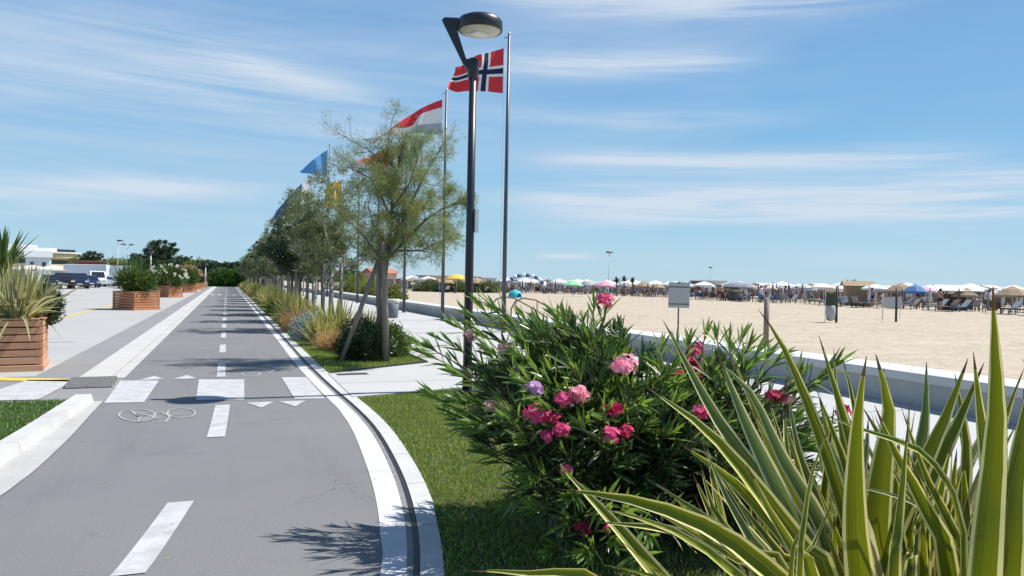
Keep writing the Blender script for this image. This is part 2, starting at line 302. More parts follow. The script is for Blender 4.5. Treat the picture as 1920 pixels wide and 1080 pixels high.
# ------------------------------------------------------------------ mesh helpers
class MB:
    def __init__(s): s.v = []; s.f = []; s.m = []
    def add(s, vs, fs, mi=0):
        o = len(s.v); s.v += [tuple(float(c) for c in v) for v in vs]; s.f += [tuple(i+o for i in f) for f in fs]; s.m += [mi]*len(fs); return s
    def box(s, c, d, rz=0, mi=0, top=1.0, rx=0):
        x, y, z = d[0]/2, d[1]/2, d[2]/2
        P = [(-x, -y, -z), (x, -y, -z), (x, y, -z), (-x, y, -z), (-x*top, -y*top, z), (x*top, -y*top, z), (x*top, y*top, z), (-x*top, y*top, z)]
        if rx: P = [(a, b*math.cos(rx)-c2*math.sin(rx), b*math.sin(rx)+c2*math.cos(rx)) for a, b, c2 in P]
        P = [(c[0]+a*math.cos(rz)-b*math.sin(rz), c[1]+a*math.sin(rz)+b*math.cos(rz), c[2]+e) for a, b, e in P]
        return s.add(P, [(0, 3, 2, 1), (4, 5, 6, 7), (0, 1, 5, 4), (1, 2, 6, 5), (2, 3, 7, 6), (3, 0, 4, 7)], mi)
    def tube(s, pts, rad, n=8, mi=0, cap=True):
        pts = [np.array(p, float) for p in pts]
        if not hasattr(rad, '__len__'): rad = [rad]*len(pts)
        ref = None; rings = []
        for i, p in enumerate(pts):
            t = (pts[min(i+1, len(pts)-1)]-pts[max(i-1, 0)]); t /= (np.linalg.norm(t)+1e-9)
            if ref is None:
                a = np.array([1., 0, 0]) if abs(t[0]) < .8 else np.array([0, 1., 0]); ref = a
            u = ref - t*(ref@t); u /= (np.linalg.norm(u)+1e-9); ref = u; w = np.cross(t, u)
            rings.append([p+rad[i]*(math.cos(2*PI*k/n)*u+math.sin(2*PI*k/n)*w) for k in range(n)])
        vs = [q for r in rings for q in r]; fs = []
        for i in range(len(pts)-1):
            for k in range(n):
                fs.append((i*n+k, i*n+(k+1) % n, (i+1)*n+(k+1) % n, (i+1)*n+k))
        if cap: fs += [tuple(range(n-1, -1, -1)), tuple((len(pts)-1)*n+k for k in range(n))]
        return s.add(vs, fs, mi)
    def lathe(s, c, prof, n=20, mi=0, sx=1, sy=1):
        vs = [(c[0]+r*sx*math.cos(2*PI*k/n), c[1]+r*sy*math.sin(2*PI*k/n), c[2]+z) for r, z in prof for k in range(n)]
        fs = [(i*n+k, i*n+(k+1) % n, (i+1)*n+(k+1) % n, (i+1)*n+k) for i in range(len(prof)-1) for k in range(n)]
        return s.add(vs, fs, mi)
    def prism(s, poly, z0, z1, mi=0):
        n = len(poly); vs = [(p[0], p[1], z0) for p in poly]+[(p[0], p[1], z1) for p in poly]
        fs = [tuple(range(n-1, -1, -1)), tuple(range(n, 2*n))]+[(i, (i+1) % n, n+(i+1) % n, n+i) for i in range(n)]
        return s.add(vs, fs, mi)
    def extr(s, prof, x0, x1, mi=0):      # profile in y,z extruded along x
        n = len(prof); vs = [(x0, p[0], p[1]) for p in prof]+[(x1, p[0], p[1]) for p in prof]
        fs = [tuple(range(n)), tuple(range(2*n-1, n-1, -1))]+[(i, n+i, n+(i+1) % n, (i+1) % n) for i in range(n)]
        return s.add(vs, fs, mi)
    def mesh(s, name, mats, smooth=False):
        me = bpy.data.meshes.new(name); me.from_pydata(s.v, [], s.f)
        for m in (mats if isinstance(mats, list) else [mats]): me.materials.append(m)
        me.polygons.foreach_set('material_index', s.m)
        if smooth: me.polygons.foreach_set('use_smooth', [True]*len(s.f))
        me.update(); return me
    def obj(s, name, mats, parent=None, smooth=False, bevel=0):
        o = bpy.data.objects.new(name, s.mesh(name, mats, smooth)); COL.objects.link(o)
        if parent: o.parent = parent
        if bevel:
            b = o.modifiers.new('bevel', 'BEVEL'); b.width = bevel; b.segments = 2; b.limit_method = 'ANGLE'
        return o
def fast(name, V, k, mats, parent=None, uv=None, mi=None, smooth=False):
    """V: (n*k,3) vertices, faces of k consecutive vertices"""
    V = np.asarray(V, np.float32).reshape(-1, 3); n = len(V)//k
    me = bpy.data.meshes.new(name); me.vertices.add(n*k); me.vertices.foreach_set('co', V[:n*k].ravel())
    me.loops.add(n*k); me.loops.foreach_set('vertex_index', np.arange(n*k, dtype=np.int32))
    me.polygons.add(n); me.polygons.foreach_set('loop_start', np.arange(0, n*k, k, dtype=np.int32)); me.polygons.foreach_set('loop_total', np.full(n, k, np.int32))
    for m in (mats if isinstance(mats, list) else [mats]): me.materials.append(m)
    if mi is not None: me.polygons.foreach_set('material_index', np.asarray(mi, np.int32))
    if smooth: me.polygons.foreach_set('use_smooth', np.ones(n, bool))
    me.update(calc_edges=True); me.validate()
    o = bpy.data.objects.new(name, me); COL.objects.link(o)
    if parent: o.parent = parent
    return o
def idx(name, V, F, mats, parent=None, uv=None, smooth=True, mi=None):
    """indexed quads; V (n,3), F (m,4), uv per vertex (n,2)"""
    V = np.asarray(V, np.float32); F = np.asarray(F, np.int32); k = F.shape[1]
    me = bpy.data.meshes.new(name); me.vertices.add(len(V)); me.vertices.foreach_set('co', V.ravel())
    me.loops.add(F.size); me.loops.foreach_set('vertex_index', F.ravel())
    me.polygons.add(len(F)); me.polygons.foreach_set('loop_start', np.arange(0, F.size, k, dtype=np.int32)); me.polygons.foreach_set('loop_total', np.full(len(F), k, np.int32))
    for m in (mats if isinstance(mats, list) else [mats]): me.materials.append(m)
    if mi is not None: me.polygons.foreach_set('material_index', np.asarray(mi, np.int32))
    if uv is not None:
        l = me.uv_layers.new(name='UVMap'); l.data.foreach_set('uv', np.asarray(uv, np.float32)[F.ravel()].ravel())
    if smooth: me.polygons.foreach_set('use_smooth', np.ones(len(F), bool))
    me.update(calc_edges=True)
    o = bpy.data.objects.new(name, me); COL.objects.link(o)
    if parent: o.parent = parent
    return o
def tag(o, label=None, cat=None, group=None, kind=None):
    if label: o['label'] = label
    if cat: o['category'] = cat
    if group: o['group'] = group
    if kind: o['kind'] = kind
    return o
def thing(name, label, cat, loc=(0, 0, 0), rz=0, group=None):
    o = bpy.data.objects.new(name, None); COL.objects.link(o); o.location = [float(c) for c in loc]; o.rotation_euler = (0, 0, rz); o.empty_display_size = .2
    return tag(o, label, cat, group)
KIDS = {}
def dup(root, loc, rz=0, s=1.0, label=None, group=None):
    r = root.copy(); COL.objects.link(r); r.location = [float(c) for c in loc]; r.rotation_euler = (0, 0, rz)
    r.scale = (s, s, s) if not hasattr(s, '__len__') else s
    if label: r['label'] = label
    if group: r['group'] = group
    for ch in list(root.children):
        c = ch.copy(); COL.objects.link(c); c.parent = r
        for g in list(ch.children):
            d = g.copy(); COL.objects.link(d); d.parent = c
    return r
def place(t, loc, rz=0, s=1.0):
    t.location = [float(c) for c in loc]; t.rotation_euler = (0, 0, rz); t.scale = (s, s, s) if not hasattr(s, '__len__') else s; return t
def unit(v): return v/(np.linalg.norm(v, axis=-1, keepdims=True)+1e-9)
def rdir(n, rng=RNG): return unit(rng.normal(size=(n, 3)))

# ------------------------------------------------------------------ the setting
def resample(pl, step=.5):
    P = np.array(pl, float); h_ = np.linalg.norm(np.diff(P, axis=0), axis=1); sl_ = np.diff(P, axis=0)/h_[:, None]
    m = np.vstack([sl_[:1], (sl_[1:]*h_[:-1, None]+sl_[:-1]*h_[1:, None])/(h_[1:]+h_[:-1])[:, None], sl_[-1:]]); o = [P[0]]
    for i in range(len(P)-1):
        n = max(2, min(14, int(h_[i]/step)))
        for t in np.linspace(0, 1, n+1)[1:]:
            o.append((2*t**3-3*t*t+1)*P[i]+(t**3-2*t*t+t)*h_[i]*m[i]+(3*t*t-2*t**3)*P[i+1]+(t**3-t*t)*h_[i]*m[i+1])
    return np.array(o)
def offs(pl, d):       # offset to the right hand (towards +X when running towards -Y)
    t = np.gradient(pl, axis=0); t = unit(t); nrm = np.stack([-t[:, 1], t[:, 0]], 1)
    return pl+nrm*(np.asarray(d)[:, None] if hasattr(d, '__len__') else d)
def strip(name, a, b, z, mat, thick=0, kind='structure'):
    n = len(a); mb = MB(); vs = [(p[0], p[1], z) for p in a]+[(p[0], p[1], z) for p in b]
    mb.add(vs, [(i, n+i, n+i+1, i+1) for i in range(n-1)])
    if thick:
        for side in (a, b):
            vs = [(p[0], p[1], z) for p in side]+[(p[0], p[1], z-thick) for p in side]
            mb.add(vs, [(i, i+1, n+i+1, n+i) for i in range(n-1)])
        for k in (0, -1):
            mb.add([(a[k][0], a[k][1], z), (b[k][0], b[k][1], z), (b[k][0], b[k][1], z-thick), (a[k][0], a[k][1], z-thick)], [(0, 1, 2, 3)])
    return tag(mb.obj(name, mat), kind=kind)
def sheet(name, poly, z, mat, kind='structure'):
    return tag(MB().add([(p[0], p[1], z) for p in poly], [tuple(range(len(poly)))]).obj(name, mat), kind=kind)
mb = MB(); xs = [-3000, 9.3, 9.32, 6000]; zs = [-.05, -.05, -.7, -.7]; ys = [-3000, 7000]
mb.add([(x, y, z) for x, z in zip(xs, zs) for y in ys], [(2*i, 2*i+2, 2*i+3, 2*i+1) for i in range(3)])
tag(mb.obj('ground', M['earth']), kind='structure')
# right edge of path: position of the slot drain
SLOT = resample([(1.42, 170), (1.42, 90), (1.42, 40), (1.43, 20), (1.43, 13), (1.47, 10.6), (1.50, 9.6), (1.50, 8.1), (1.41, 6.7), (1.28, 5.5), (1.13, 4.6), (.98, 3.95), (.45, 2.5), (-.5, .9), (-2.2, -1.0)], .3)
LEFT = resample([(-1.46, 170), (-1.46, 40), (-1.46, 13), (-1.43, 10), (-1.41, 8.0), (-1.44, 6.8), (-1.52, 6.0), (-1.8, 4.9), (-2.4, 3.6), (-3.3, 2.3), (-4.6, 1.0)], .3)
def at_y(pl, y): return float(np.interp(y, pl[::-1, 1], pl[::-1, 0]))
def pl_between(pl, y0, y1, n=24):
    ys = np.linspace(y1, y0, n); return np.array([(at_y(pl, y), y) for y in ys])
YS = np.concatenate([np.linspace(170, 14, 30), np.linspace(13.5, -1, 50)])
Lp = np.array([(at_y(LEFT, y) if y > 1 else -4.6-(1-y)*1.5, y) for y in YS]); Rp = np.array([(at_y(SLOT, y), y) for y in YS])
strip('bike_path', Lp, Rp, 0.0, M['asphalt'])
w_in = np.where(SLOT[:, 1] > 9, .20, np.where(SLOT[:, 1] < 4.5, .19, .21+.03*np.sin((SLOT[:, 1]-4.5)/4.5*PI)))
strip('edge_line', offs(SLOT, -w_in), offs(SLOT, -.05), .004, M['paint'])
strip('drain_edge', offs(SLOT, -.05), offs(SLOT, -.012), .006, M['slot_conc'])
# slot drain: a recessed dark channel reads through a thin raised steel lip
strip('slot_drain', offs(SLOT, -.012), offs(SLOT, .026), .009, M['slot'], .02)
ok = np.where(SLOT[:, 1] > 12, .19, np.where(SLOT[:, 1] < 5, .155, .17))
strip('edge_kerb', offs(SLOT, .026), offs(SLOT, ok), .016, M['kerbstone'], .05)
# lawn (near right), bed (far right), promenade
PROM_X = 3.65
near_edge = offs(SLOT, ok); ne = near_edge[(near_edge[:, 1] < 10.05)]
lawn_poly = [tuple(p) for p in ne]+[(4.4, -1.0), (4.4, 6), (4.1, 9), (PROM_X+.1, 10.75), (1.62, 10.12)]
sheet('lawn_soil', lawn_poly, .004, M['grass_base'])
sheet('bed_soil', [(1.61, 12.75), (1.61, 170), (PROM_X, 170), (PROM_X, 14.1)], .004, M['bed_soil'])
prom = [(1.60, 10.1), (1.60, 12.72), (PROM_X, 14.05), (PROM_X, 170), (8.75, 170), (8.75, -6), (4.45, -6), (4.45, 6), (4.15, 9), (PROM_X+.12, 10.78)]
MBp = MB().prism(prom[::-1], -.04, .024); tag(MBp.obj('promenade', M['prom']), kind='structure')
tag(strip('steel_edging', np.array([(PROM_X-.03, 170), (PROM_X-.03, 14.05), (1.64, 12.72)]), np.array([(PROM_X-.002, 170), (PROM_X-.002, 14.0), (1.64, 12.69)]), .05, M['slot'], .06), kind='structure')
# left side strips
YL = np.array([170, 80, 40, 20, 12.95])
strip('gutter_strip', np.array([(-1.64, y) for y in YL]), np.array([(-1.46, y) for y in YL]), .004, M['conc'])
strip('kerb_strip', np.array([(-2.10, y) for y in YL]), np.array([(-1.65, y) for y in YL]), .012, M['conc_side'], .02)
strip('service_strip', np.array([(-2.75, y) for y in YL]), np.array([(-2.10, y) for y in YL]), -.002, M['asphalt_dark'])
sheet('parking_lot', [(-2.75, 13.4), (-2.75, 170), (-60, 170), (-60, 13.4)], 0.0, M['lot'])
sheet('crossing_road', [(-1.40, 9.9), (-1.44, 12.95), (-2.75, 13.4), (-60, 13.4), (-60, 9.9)], -.004, M['asphalt_dark'])
# near left gutter, kerb and lawn
LN = LEFT[(LEFT[:, 1] < 10.75) & (LEFT[:, 1] > 1.2)]
go_ = np.interp(LN[:, 1], [6.5, 10.6], [.36, .13])
strip('near_gutter', offs(LN, -go_), offs(LN, 0), .006, M['gutter'])
a, b = offs(LN, -go_-.17), offs(LN, -go_); n = len(a)
kb = MB(); kb.add([(p[0], p[1], .10) for p in a]+[(p[0], p[1], .10) for p in b], [(i, n+i, n+i+1, i+1) for i in range(n-1)])
b2 = offs(LN, -go_+.03); kb.add([(p[0], p[1], .10) for p in b]+[(p[0], p[1], .004) for p in b2], [(i, n+i, n+i+1, i+1) for i in range(n-1)])
kb.add([(p[0], p[1], .10) for p in a]+[(p[0], p[1], -.02) for p in a], [(i, i+1, n+i+1, n+i) for i in range(n-1)])
kb.add([(a[0][0], a[0][1], .10), (b[0][0], b[0][1], .10), (b2[0][0], b2[0][1], .004), (a[0][0], a[0][1]+.3, .0)], [(0, 1, 2), (0, 2, 3)])
tag(kb.obj('near_kerb', M['kerbstone']), kind='structure')
la = offs(LN, -go_-.17); lawnL = [tuple(p) for p in la]+[(-9, .5), (-9, 10.85)]
sheet('left_lawn_soil', lawnL, .03, M['grass_base'])

# painted markings -------------------------------------------------------
mk = MB()
def quad(pts, z=.006): mk.add([(p[0], p[1], z) for p in pts], [tuple(range(len(pts)))])
for px in ([(195, 756), (270, 755), (298, 714), (226, 714)], [(367, 751), (458, 750), (458, 712), (373, 712)]):
    quad([G(*p)[:2] for p in px])
quad([(.86, 10.22), (1.25, 10.15), (1.22, 12.42), (.84, 12.5)])
quad([(-3.0, 10.98), (-2.2, 10.9), (-2.1, 12.85), (-2.75, 12.95)])
quad([(-4.8, 11.2), (-3.9, 11.1), (-3.7, 13.0), (-4.5, 13.1)])
tag(mk.obj('crosswalk', M['paint_worn']), kind='structure')
mk = MB()
for (y0, y1, x0, x1, w) in ((7.97, 9.94, -.08, -.025, .085), (4.42, 5.74, -.47, -.28, .085), (1.5, 3.0, -1.7, -.95, .085)):
    n = 8
    for i in range(n):
        t0, t1 = i/n, (i+1)/n; xa = x0+(x1-x0)*t0**.9; xb = x0+(x1-x0)*t1**.9; ya = y0+(y1-y0)*t0; yb = y0+(y1-y0)*t1
        quad([(xa-w, ya), (xa+w, ya), (xb+w, yb), (xb-w, yb)])
y = 12.75
while y < 160:
    quad([(-.13, y), (.0, y), (.0, y+1.95), (-.13, y+1.95)]); y += 4.1
# give way triangles
for x in (-1.05, -.58): quad([(x-.17, 12.62), (x+.17, 12.62), (x, 13.08)])
for x in (.42, .82): quad([(x-.17, 10.05), (x, 9.62), (x+.17, 10.05)])
quad([(-1.4, 68.0), (1.35, 68.0), (1.35, 68.5), (-1.4, 68.5)]); quad([(-1.4, 73.0), (1.35, 73.0), (1.35, 73.5), (-1.4, 73.5)])
for x in (-1.3, -.75, -.15, .45, 1.05): quad([(x, 69.3), (x+.3, 69.3), (x+.3, 72.4), (x, 72.4)])
tag(mk.obj('lane_markings', M['paint_worn']), kind='structure')
# bicycle symbols drawn as strokes on the ground
def stroke(pts, w, mbx, z=.007):
    pts = [np.array(p[:2], float) for p in pts]
    for i in range(len(pts)-1):
        d = pts[i+1]-pts[i]; L = np.linalg.norm(d); d /= L+1e-9; nn = np.array([-d[1], d[0]])*w/2; e = d*w*.2
        q = [pts[i]-nn-e, pts[i]+nn-e, pts[i+1]+nn+e, pts[i+1]-nn+e]; mbx.add([(p[0], p[1], z+i*1e-5) for p in q], [(3, 2, 1, 0)])
def ring(cx, cy, rx, ry, mbx, w=.035, fx=None):
    stroke([fx(cx+rx*math.cos(t), cy+ry*math.sin(t)) for t in np.linspace(0, 2*PI, 25)], w, mbx)
bk = MB(); g2 = lambda x, y: G(x, y)[:2]
for (fx, w) in ((lambda x, y: g2(x, y), .021),):
    ring(257, 779, 34, 11, bk, w, fx); ring(340, 775, 26, 9, bk, w, fx)
    for pl in ([(258, 779), (236+25, 792), (298, 785), (262, 776), (245, 772)], [(262, 776), (300, 773), (318, 781), (345, 776)], [(300, 773), (268, 788)], [(246, 771), (268, 789)], [(290, 793), (310, 792), (318, 783), (313, 776)], [(240, 793), (262, 791)]):
        stroke([fx(*p) for p in pl], w, bk)
tag(bk.obj('bicycle_symbol', M['symbol']), kind='structure')
bk = MB(); fx = lambda x, y: g2(x, y)
ring(470, 701, 17, 5, bk, .024, fx); ring(532, 689, 17, 5, bk, .024, fx)
for pl in ([(470, 701), (490, 692), (520, 690), (505, 699), (485, 700)], [(500, 686), (530, 686)], [(490, 692), (505, 699), (532, 689)]): stroke([fx(*p) for p in pl], .024, bk)
tag(bk.obj('bicycle_symbol', M['symbol']), kind='structure')
mk = MB(); quad([G(0, 708)[:2], G(0, 714)[:2], G(132, 716)[:2], G(132, 711)[:2]])
stroke([(-5.5, 20), (-5.5, 30), (-5.53, 38), (-5.6, 60)], .14, mk); quad([(-20, 13.7), (-20, 13.9), (-3.2, 13.35), (-3.2, 13.2)], .005)
tag(mk.obj('yellow_line', M['yellow']), kind='structure')
mk = MB()
stroke([G(90, 642)[:2], G(140, 641)[:2]], .1, mk); stroke([G(125, 553)[:2], G(215, 548)[:2]], .25, mk); quad([G(120, 555)[:2], G(130, 553)[:2], G(136, 556)[:2], G(125, 558)[:2]])
tag(mk.obj('bay_markings', M['paint_worn']), kind='structure')

# beach and sea ----------------------------------------------------------
nx, ny = 120, 160; X = np.linspace(0, 1, nx)**1.6*100+9.45; Y = np.linspace(-20, 400, ny)
XX, YY = np.meshgrid(X, Y, indexing='ij')
Z = .06+.035*np.sin(XX*.9+np.sin(YY*.31)*2)*np.cos(YY*.53+XX*.2)+.02*np.sin(XX*2.1+YY*1.3); Z = np.where(XX > 97, Z-(XX-97)*.07, Z)
ii = np.arange(nx*ny).reshape(nx, ny); F4 = np.stack([ii[:-1, :-1], ii[1:, :-1], ii[1:, 1:], ii[:-1, 1:]], -1).reshape(-1, 4)
tag(idx('sand', np.stack([XX, YY, Z], -1).reshape(-1, 3), F4, M['sand']), kind='structure')
sheet('sea', [(101, -3000), (5900, -3000), (5900, 6900), (101, 6900)], -.3, M['sea'])

# sea wall
w = thing('sea_wall', 'low grey concrete sea wall with pale coping along the promenade', 'wall', (8.75, 0, 0))
MB().box((.34, 82, .155), (.62, 176, .39)).obj('wall_body', M['wallconc'], w)
MB().box((.37, 82, .415), (.78, 176.1, .13)).obj('coping', M['wallcap'], w, bevel=.02)

# ------------------------------------------------------------------ street lamp and flagpoles
t = thing('street_lamp', 'tall dark street lamp with round head behind the pink oleander', 'street lamp', (3.27, 10.31, .02))
MB().tube([(0, 0, 0), (0, 0, 2.2), (0, 0, 4.68)], [.068, .06, .052], 16).obj('pole', M['lamp_black'], t, True)
MB().lathe((0, 0, 0), [(.0, .012), (.16, .012), (.16, 0)], 20).obj('base_plate', M['lamp_black'], t)
MB().lathe((0, 0, 4.50), [(.058, 0), (.075, .02), (.085, .16), (.085, .27), (.05, .30), (0, .30)], 18).obj('collar', M['lamp_black'], t, True)
RX = np.array([R0[0], R0[1], 0]); FX = np.array([Fv[0], Fv[1], 0])
def L2(u, d, z): return tuple(RX*u+FX*d+np.array([0, 0, z]))
arm = MB()
for sgn in (-1,):
    prof = [(-.03, 4.58), (.07, 4.66), (.07, 4.80), (-.12, 4.80), (-.17, 4.95), (-.23, 5.20), (-.10, 5.335), (-.44, 5.345), (-.47, 5.30), (-.30, 4.98), (-.12, 4.68)]
    prof = [(-.02, 4.56), (.06, 4.64), (.06, 4.78), (-.10, 4.78), (-.24, 5.20), (-.12, 5.36), (-.42, 5.37), (-.46, 5.33), (-.15, 4.72)]
    n = len(prof); vs = [L2(u, -.045, z) for u, z in prof]+[L2(u, .045, z) for u, z in prof]
    arm.add(vs, [tuple(range(n)), tuple(range(2*n-1, n-1, -1))]+[(i, n+i, n+(i+1) % n, (i+1) % n) for i in range(n)])
arm.obj('arm', M['lamp_black'], t)
hc = L2(.09, .0, 5.20)
MB().lathe(hc, [(0, .215), (.12, .21), (.24, .19), (.30, .16), (.325, .12), (.325, .0), (.31, -.015), (.30, 0)], 40).obj('lamp_head', M['lamp_black'], t, True)
o = MB().lathe(hc, [(.30, .0), (.27, -.03), (.12, -.045), (0, -.045)], 40); o.obj('diffuser', M['lamp_glass'], t, True)
MB().box((hc[0], hc[1], hc[2]-.05), (.24, .16, .02), YAW).obj('light_module', M['white'], t)
pl = MB().box(L2(.085, -.01, 2.46), (.05, .09, .34)); pl.obj('side_plate', M['white'], t)
MB().box(L2(0, -.062, 1.0), (.07, .012, .3), -YAW).obj('service_door', M['lamp_black'], t)

def flagpole(y, hgt, x=8.1, label='', r=.075):
    t = thing('flagpole', label, 'flagpole', (x, y, .02), 0, 'flagpoles along the promenade wall')
    MB().tube([(0, 0, 0), (0, 0, hgt*.45), (0, 0, hgt)], [r, r*.8, r*.55], 12).obj('pole', M['pole_grey'], t, True)
    MB().lathe((0, 0, hgt), [(r*.6, 0), (r*.75, .03), (r*.5, .08), (0, .10)], 12).obj('pole_cap', M['pole_pale'], t, True)
    MB().tube([(-.13, 0, .9), (-.15, 0, hgt*.5), (-.16, 0, hgt-.12)], .006, 5).obj('halyard', M['pole_pale'], t)
    MB().tube([(0, 0, hgt-.1), (-.17, 0, hgt-.1)], .012, 6).obj('pulley_arm', M['pole_grey'], t)
    return t
def flag(x, y, z, L, Hh, cells, ncol, nrow, cols, label, droop=.3, wav=.16, ph=0, sub=1, rz=0, bottom=.0, curl=0.0, fold=None):
    """cells(i,j)->material index ; hoist at local x=0, flies towards -x"""
    nu, nv = ncol*sub, nrow*sub; V = []; 
    for i in range(nu+1):
        u = i/nu
        for j in range(nv+1):
            v = j/nv           # 0 top .. 1 bottom
            yy = wav*u**.7*math.sin(u*7.5+ph+v*1.3)+.05*math.sin(u*17+v*5+ph)*u
            zt = -droop*u**1.15*L; zb = -Hh-bottom*u*L
            zz = zt*(1-v)+zb*v + .03*math.sin(u*11+ph)*u
            xx = -L*u*(.93-.07*math.cos(v*3))-curl*u*math.sin(v*PI)*.1
            if fold: xx, yy, zz = fold(u, v, xx, yy, zt, zb, zz)
            V.append((xx, yy, zz))
    F = []; mi = []
    for i in range(nu):
        for j in range(nv):
            a = i*(nv+1)+j; F.append((a, a+1, a+nv+2, a+nv+1)); mi.append(cells(i//sub, j//sub))
    o = idx('flag', V, F, cols, None, None, True, mi); o.location = (x, y, z); o.rotation_euler = (0, 0, rz)
    tag(o, label, 'flag', 'flags on the promenade poles'); return o
def norway(i, j):
    if 7 <= i < 9 or 7 <= j < 9: 
        return 2
    if 6 <= i < 10 or 6 <= j < 10: return 1
    return 0
flagpole(21.9, 9.3, label='nearest and tallest looking flagpole, beside the dark street lamp')
flag(7.93, 21.9, 8.88, 1.72, 1.40, norway, 22, 16, [M['red'], M['flagwhite'], M['navy']], 'red flag with a white edged navy cross flying from the nearest pole', .36, .22, 1.2, 2, -.25, bottom=-.02)
flagpole(29.0, 9.2, label='grey flagpole carrying the red white and blue flag')
def nlfold(u, v, x, y, zt, zb, z):
    k = math.exp(-((u-.50)/.14)**4); g = v*(1-k)+min(1, v*2.7)*k; b = .12*math.sin(u*PI); return (x, y+.25*k+.12*k*v, zt*(1-g)+zb*g+b)
flag(7.93, 29.0, 8.85, 3.1, 1.4, lambda i, j: (0, 0, 1, 1, 1, 1, 2, 2, 2)[j], 24, 9, [M['red'], M['flagwhite'], simple('grey blue cloth', (.34, .40, .48), .8, .1, 3)], 'red, white and blue striped flag drooping above the feathery tree', .62, .25, .4, 2, -.1, bottom=.12, fold=nlfold)
for y, hh, lab in ((36, 9.2, 'flagpole behind the feathery tree with the orange brown flag'), (43, 8.8, 'flagpole seen through the left side of the feathery tree'), (50, 9.0, 'flagpole with the small yellow flag to its left'), (57, 9.0, 'flagpole carrying the yellow flag'), (66, 13.2, 'high flagpole with a sky blue flag above the grey green tree'), (73, 9.6, 'farthest visible flagpole, with the dark blue flag')):
    flagpole(y, hh, label=lab)
flag(7.93, 36, 8.2, 2.3, 1.1, lambda i, j: 0 if i > 4 else 1, 16, 8, [M['orange'], M['flagwhite']], 'orange brown flag half hidden in the feathery tree', .35, .3, 2.2, 1)
flag(7.93, 57, 9.0, 1.3, 2.0, lambda i, j: 0 if (i+j) % 5 else 1, 12, 8, [M['gold'], M['orange']], 'golden yellow flag between the two front trees', .3, .2, .2, 1, bottom=.1)
flag(7.93, 66, 12.7, 2.6, 2.3, lambda i, j: 0, 14, 10, [M['skyblue']], 'sky blue flag on the high pole', .75, .3, 1.2, 1, bottom=-.1)
def euf(i, j): return 1 if ((i-7)/3.2)**2+((j-5)/3)**2 < 1.25 and ((i-7)/3.2)**2+((j-5)/3)**2 > .6 and (i+j) % 2 else 0
flag(7.4, 73, 11.4, 3.8, 2.8, lambda i, j: 1 if i < 4 else 0, 14, 10, [simple('slate blue cloth', (.06, .11, .22), .8, .15, 3), M['flagwhite']], 'slate blue and white flag streaming above the grey green tree', .95, .35, 2.0, 1, bottom=.5)

# ------------------------------------------------------------------ foliage tools
def leaves_at(P, dirs, L, W, rng=RNG, fold=.25, jit=.0):
    """quads: base, side, tip, side (diamond) with normals random about dir"""
    n = len(P); d = unit(dirs); s = unit(np.cross(d, rdir(n, rng))); nn = np.cross(d, s)
    L = np.broadcast_to(np.asarray(L, float), (n,))[:, None]; W_ = np.broadcast_to(np.asarray(W, float), (n,))[:, None]
    a = P; b = P+d*L*.45+s*W_*.5+nn*W_*fold; c = P+d*L; e = P+d*L*.45-s*W_*.5+nn*W_*fold
    return np.stack([a, b, c, e], 1).reshape(-1, 3)
def branch_tree(mb, p0, d0, L0, r0, depth, rng, ends, spread=.6, up=.25, seg=4, shrink=.68, kids=(2, 4), mid=None):
    p = np.array(p0, float); d = unit(np.array(d0, float)); pts = [p.copy()]; rad = [r0]
    for i in range(seg):
        d = unit(d+rng.normal(size=3)*.16+np.array([0, 0, up*.25])); p = p+d*L0/seg; pts.append(p.copy()); rad.append(r0*(1-.45*(i+1)/seg))
    mb.tube(pts, rad, 6 if r0 > .012 else 4, cap=False)
    if mid is not None and depth <= 2: mid += [(q.copy(), d.copy()) for q in pts[1:]]
    if depth == 0: ends.append((p.copy(), d.copy())); return
    for k in range(rng.integers(*kids)):
        t = rng.uniform(.45, 1.0); q = pts[min(seg, max(1, int(t*seg)))]
        nd = unit(d+rng.normal(size=3)*spread+np.array([0, 0, up]))
        branch_tree(mb, q, nd, L0*shrink*rng.uniform(.8, 1.2), r0*.55, depth-1, rng, ends, spread, up, seg, shrink, kids, mid)

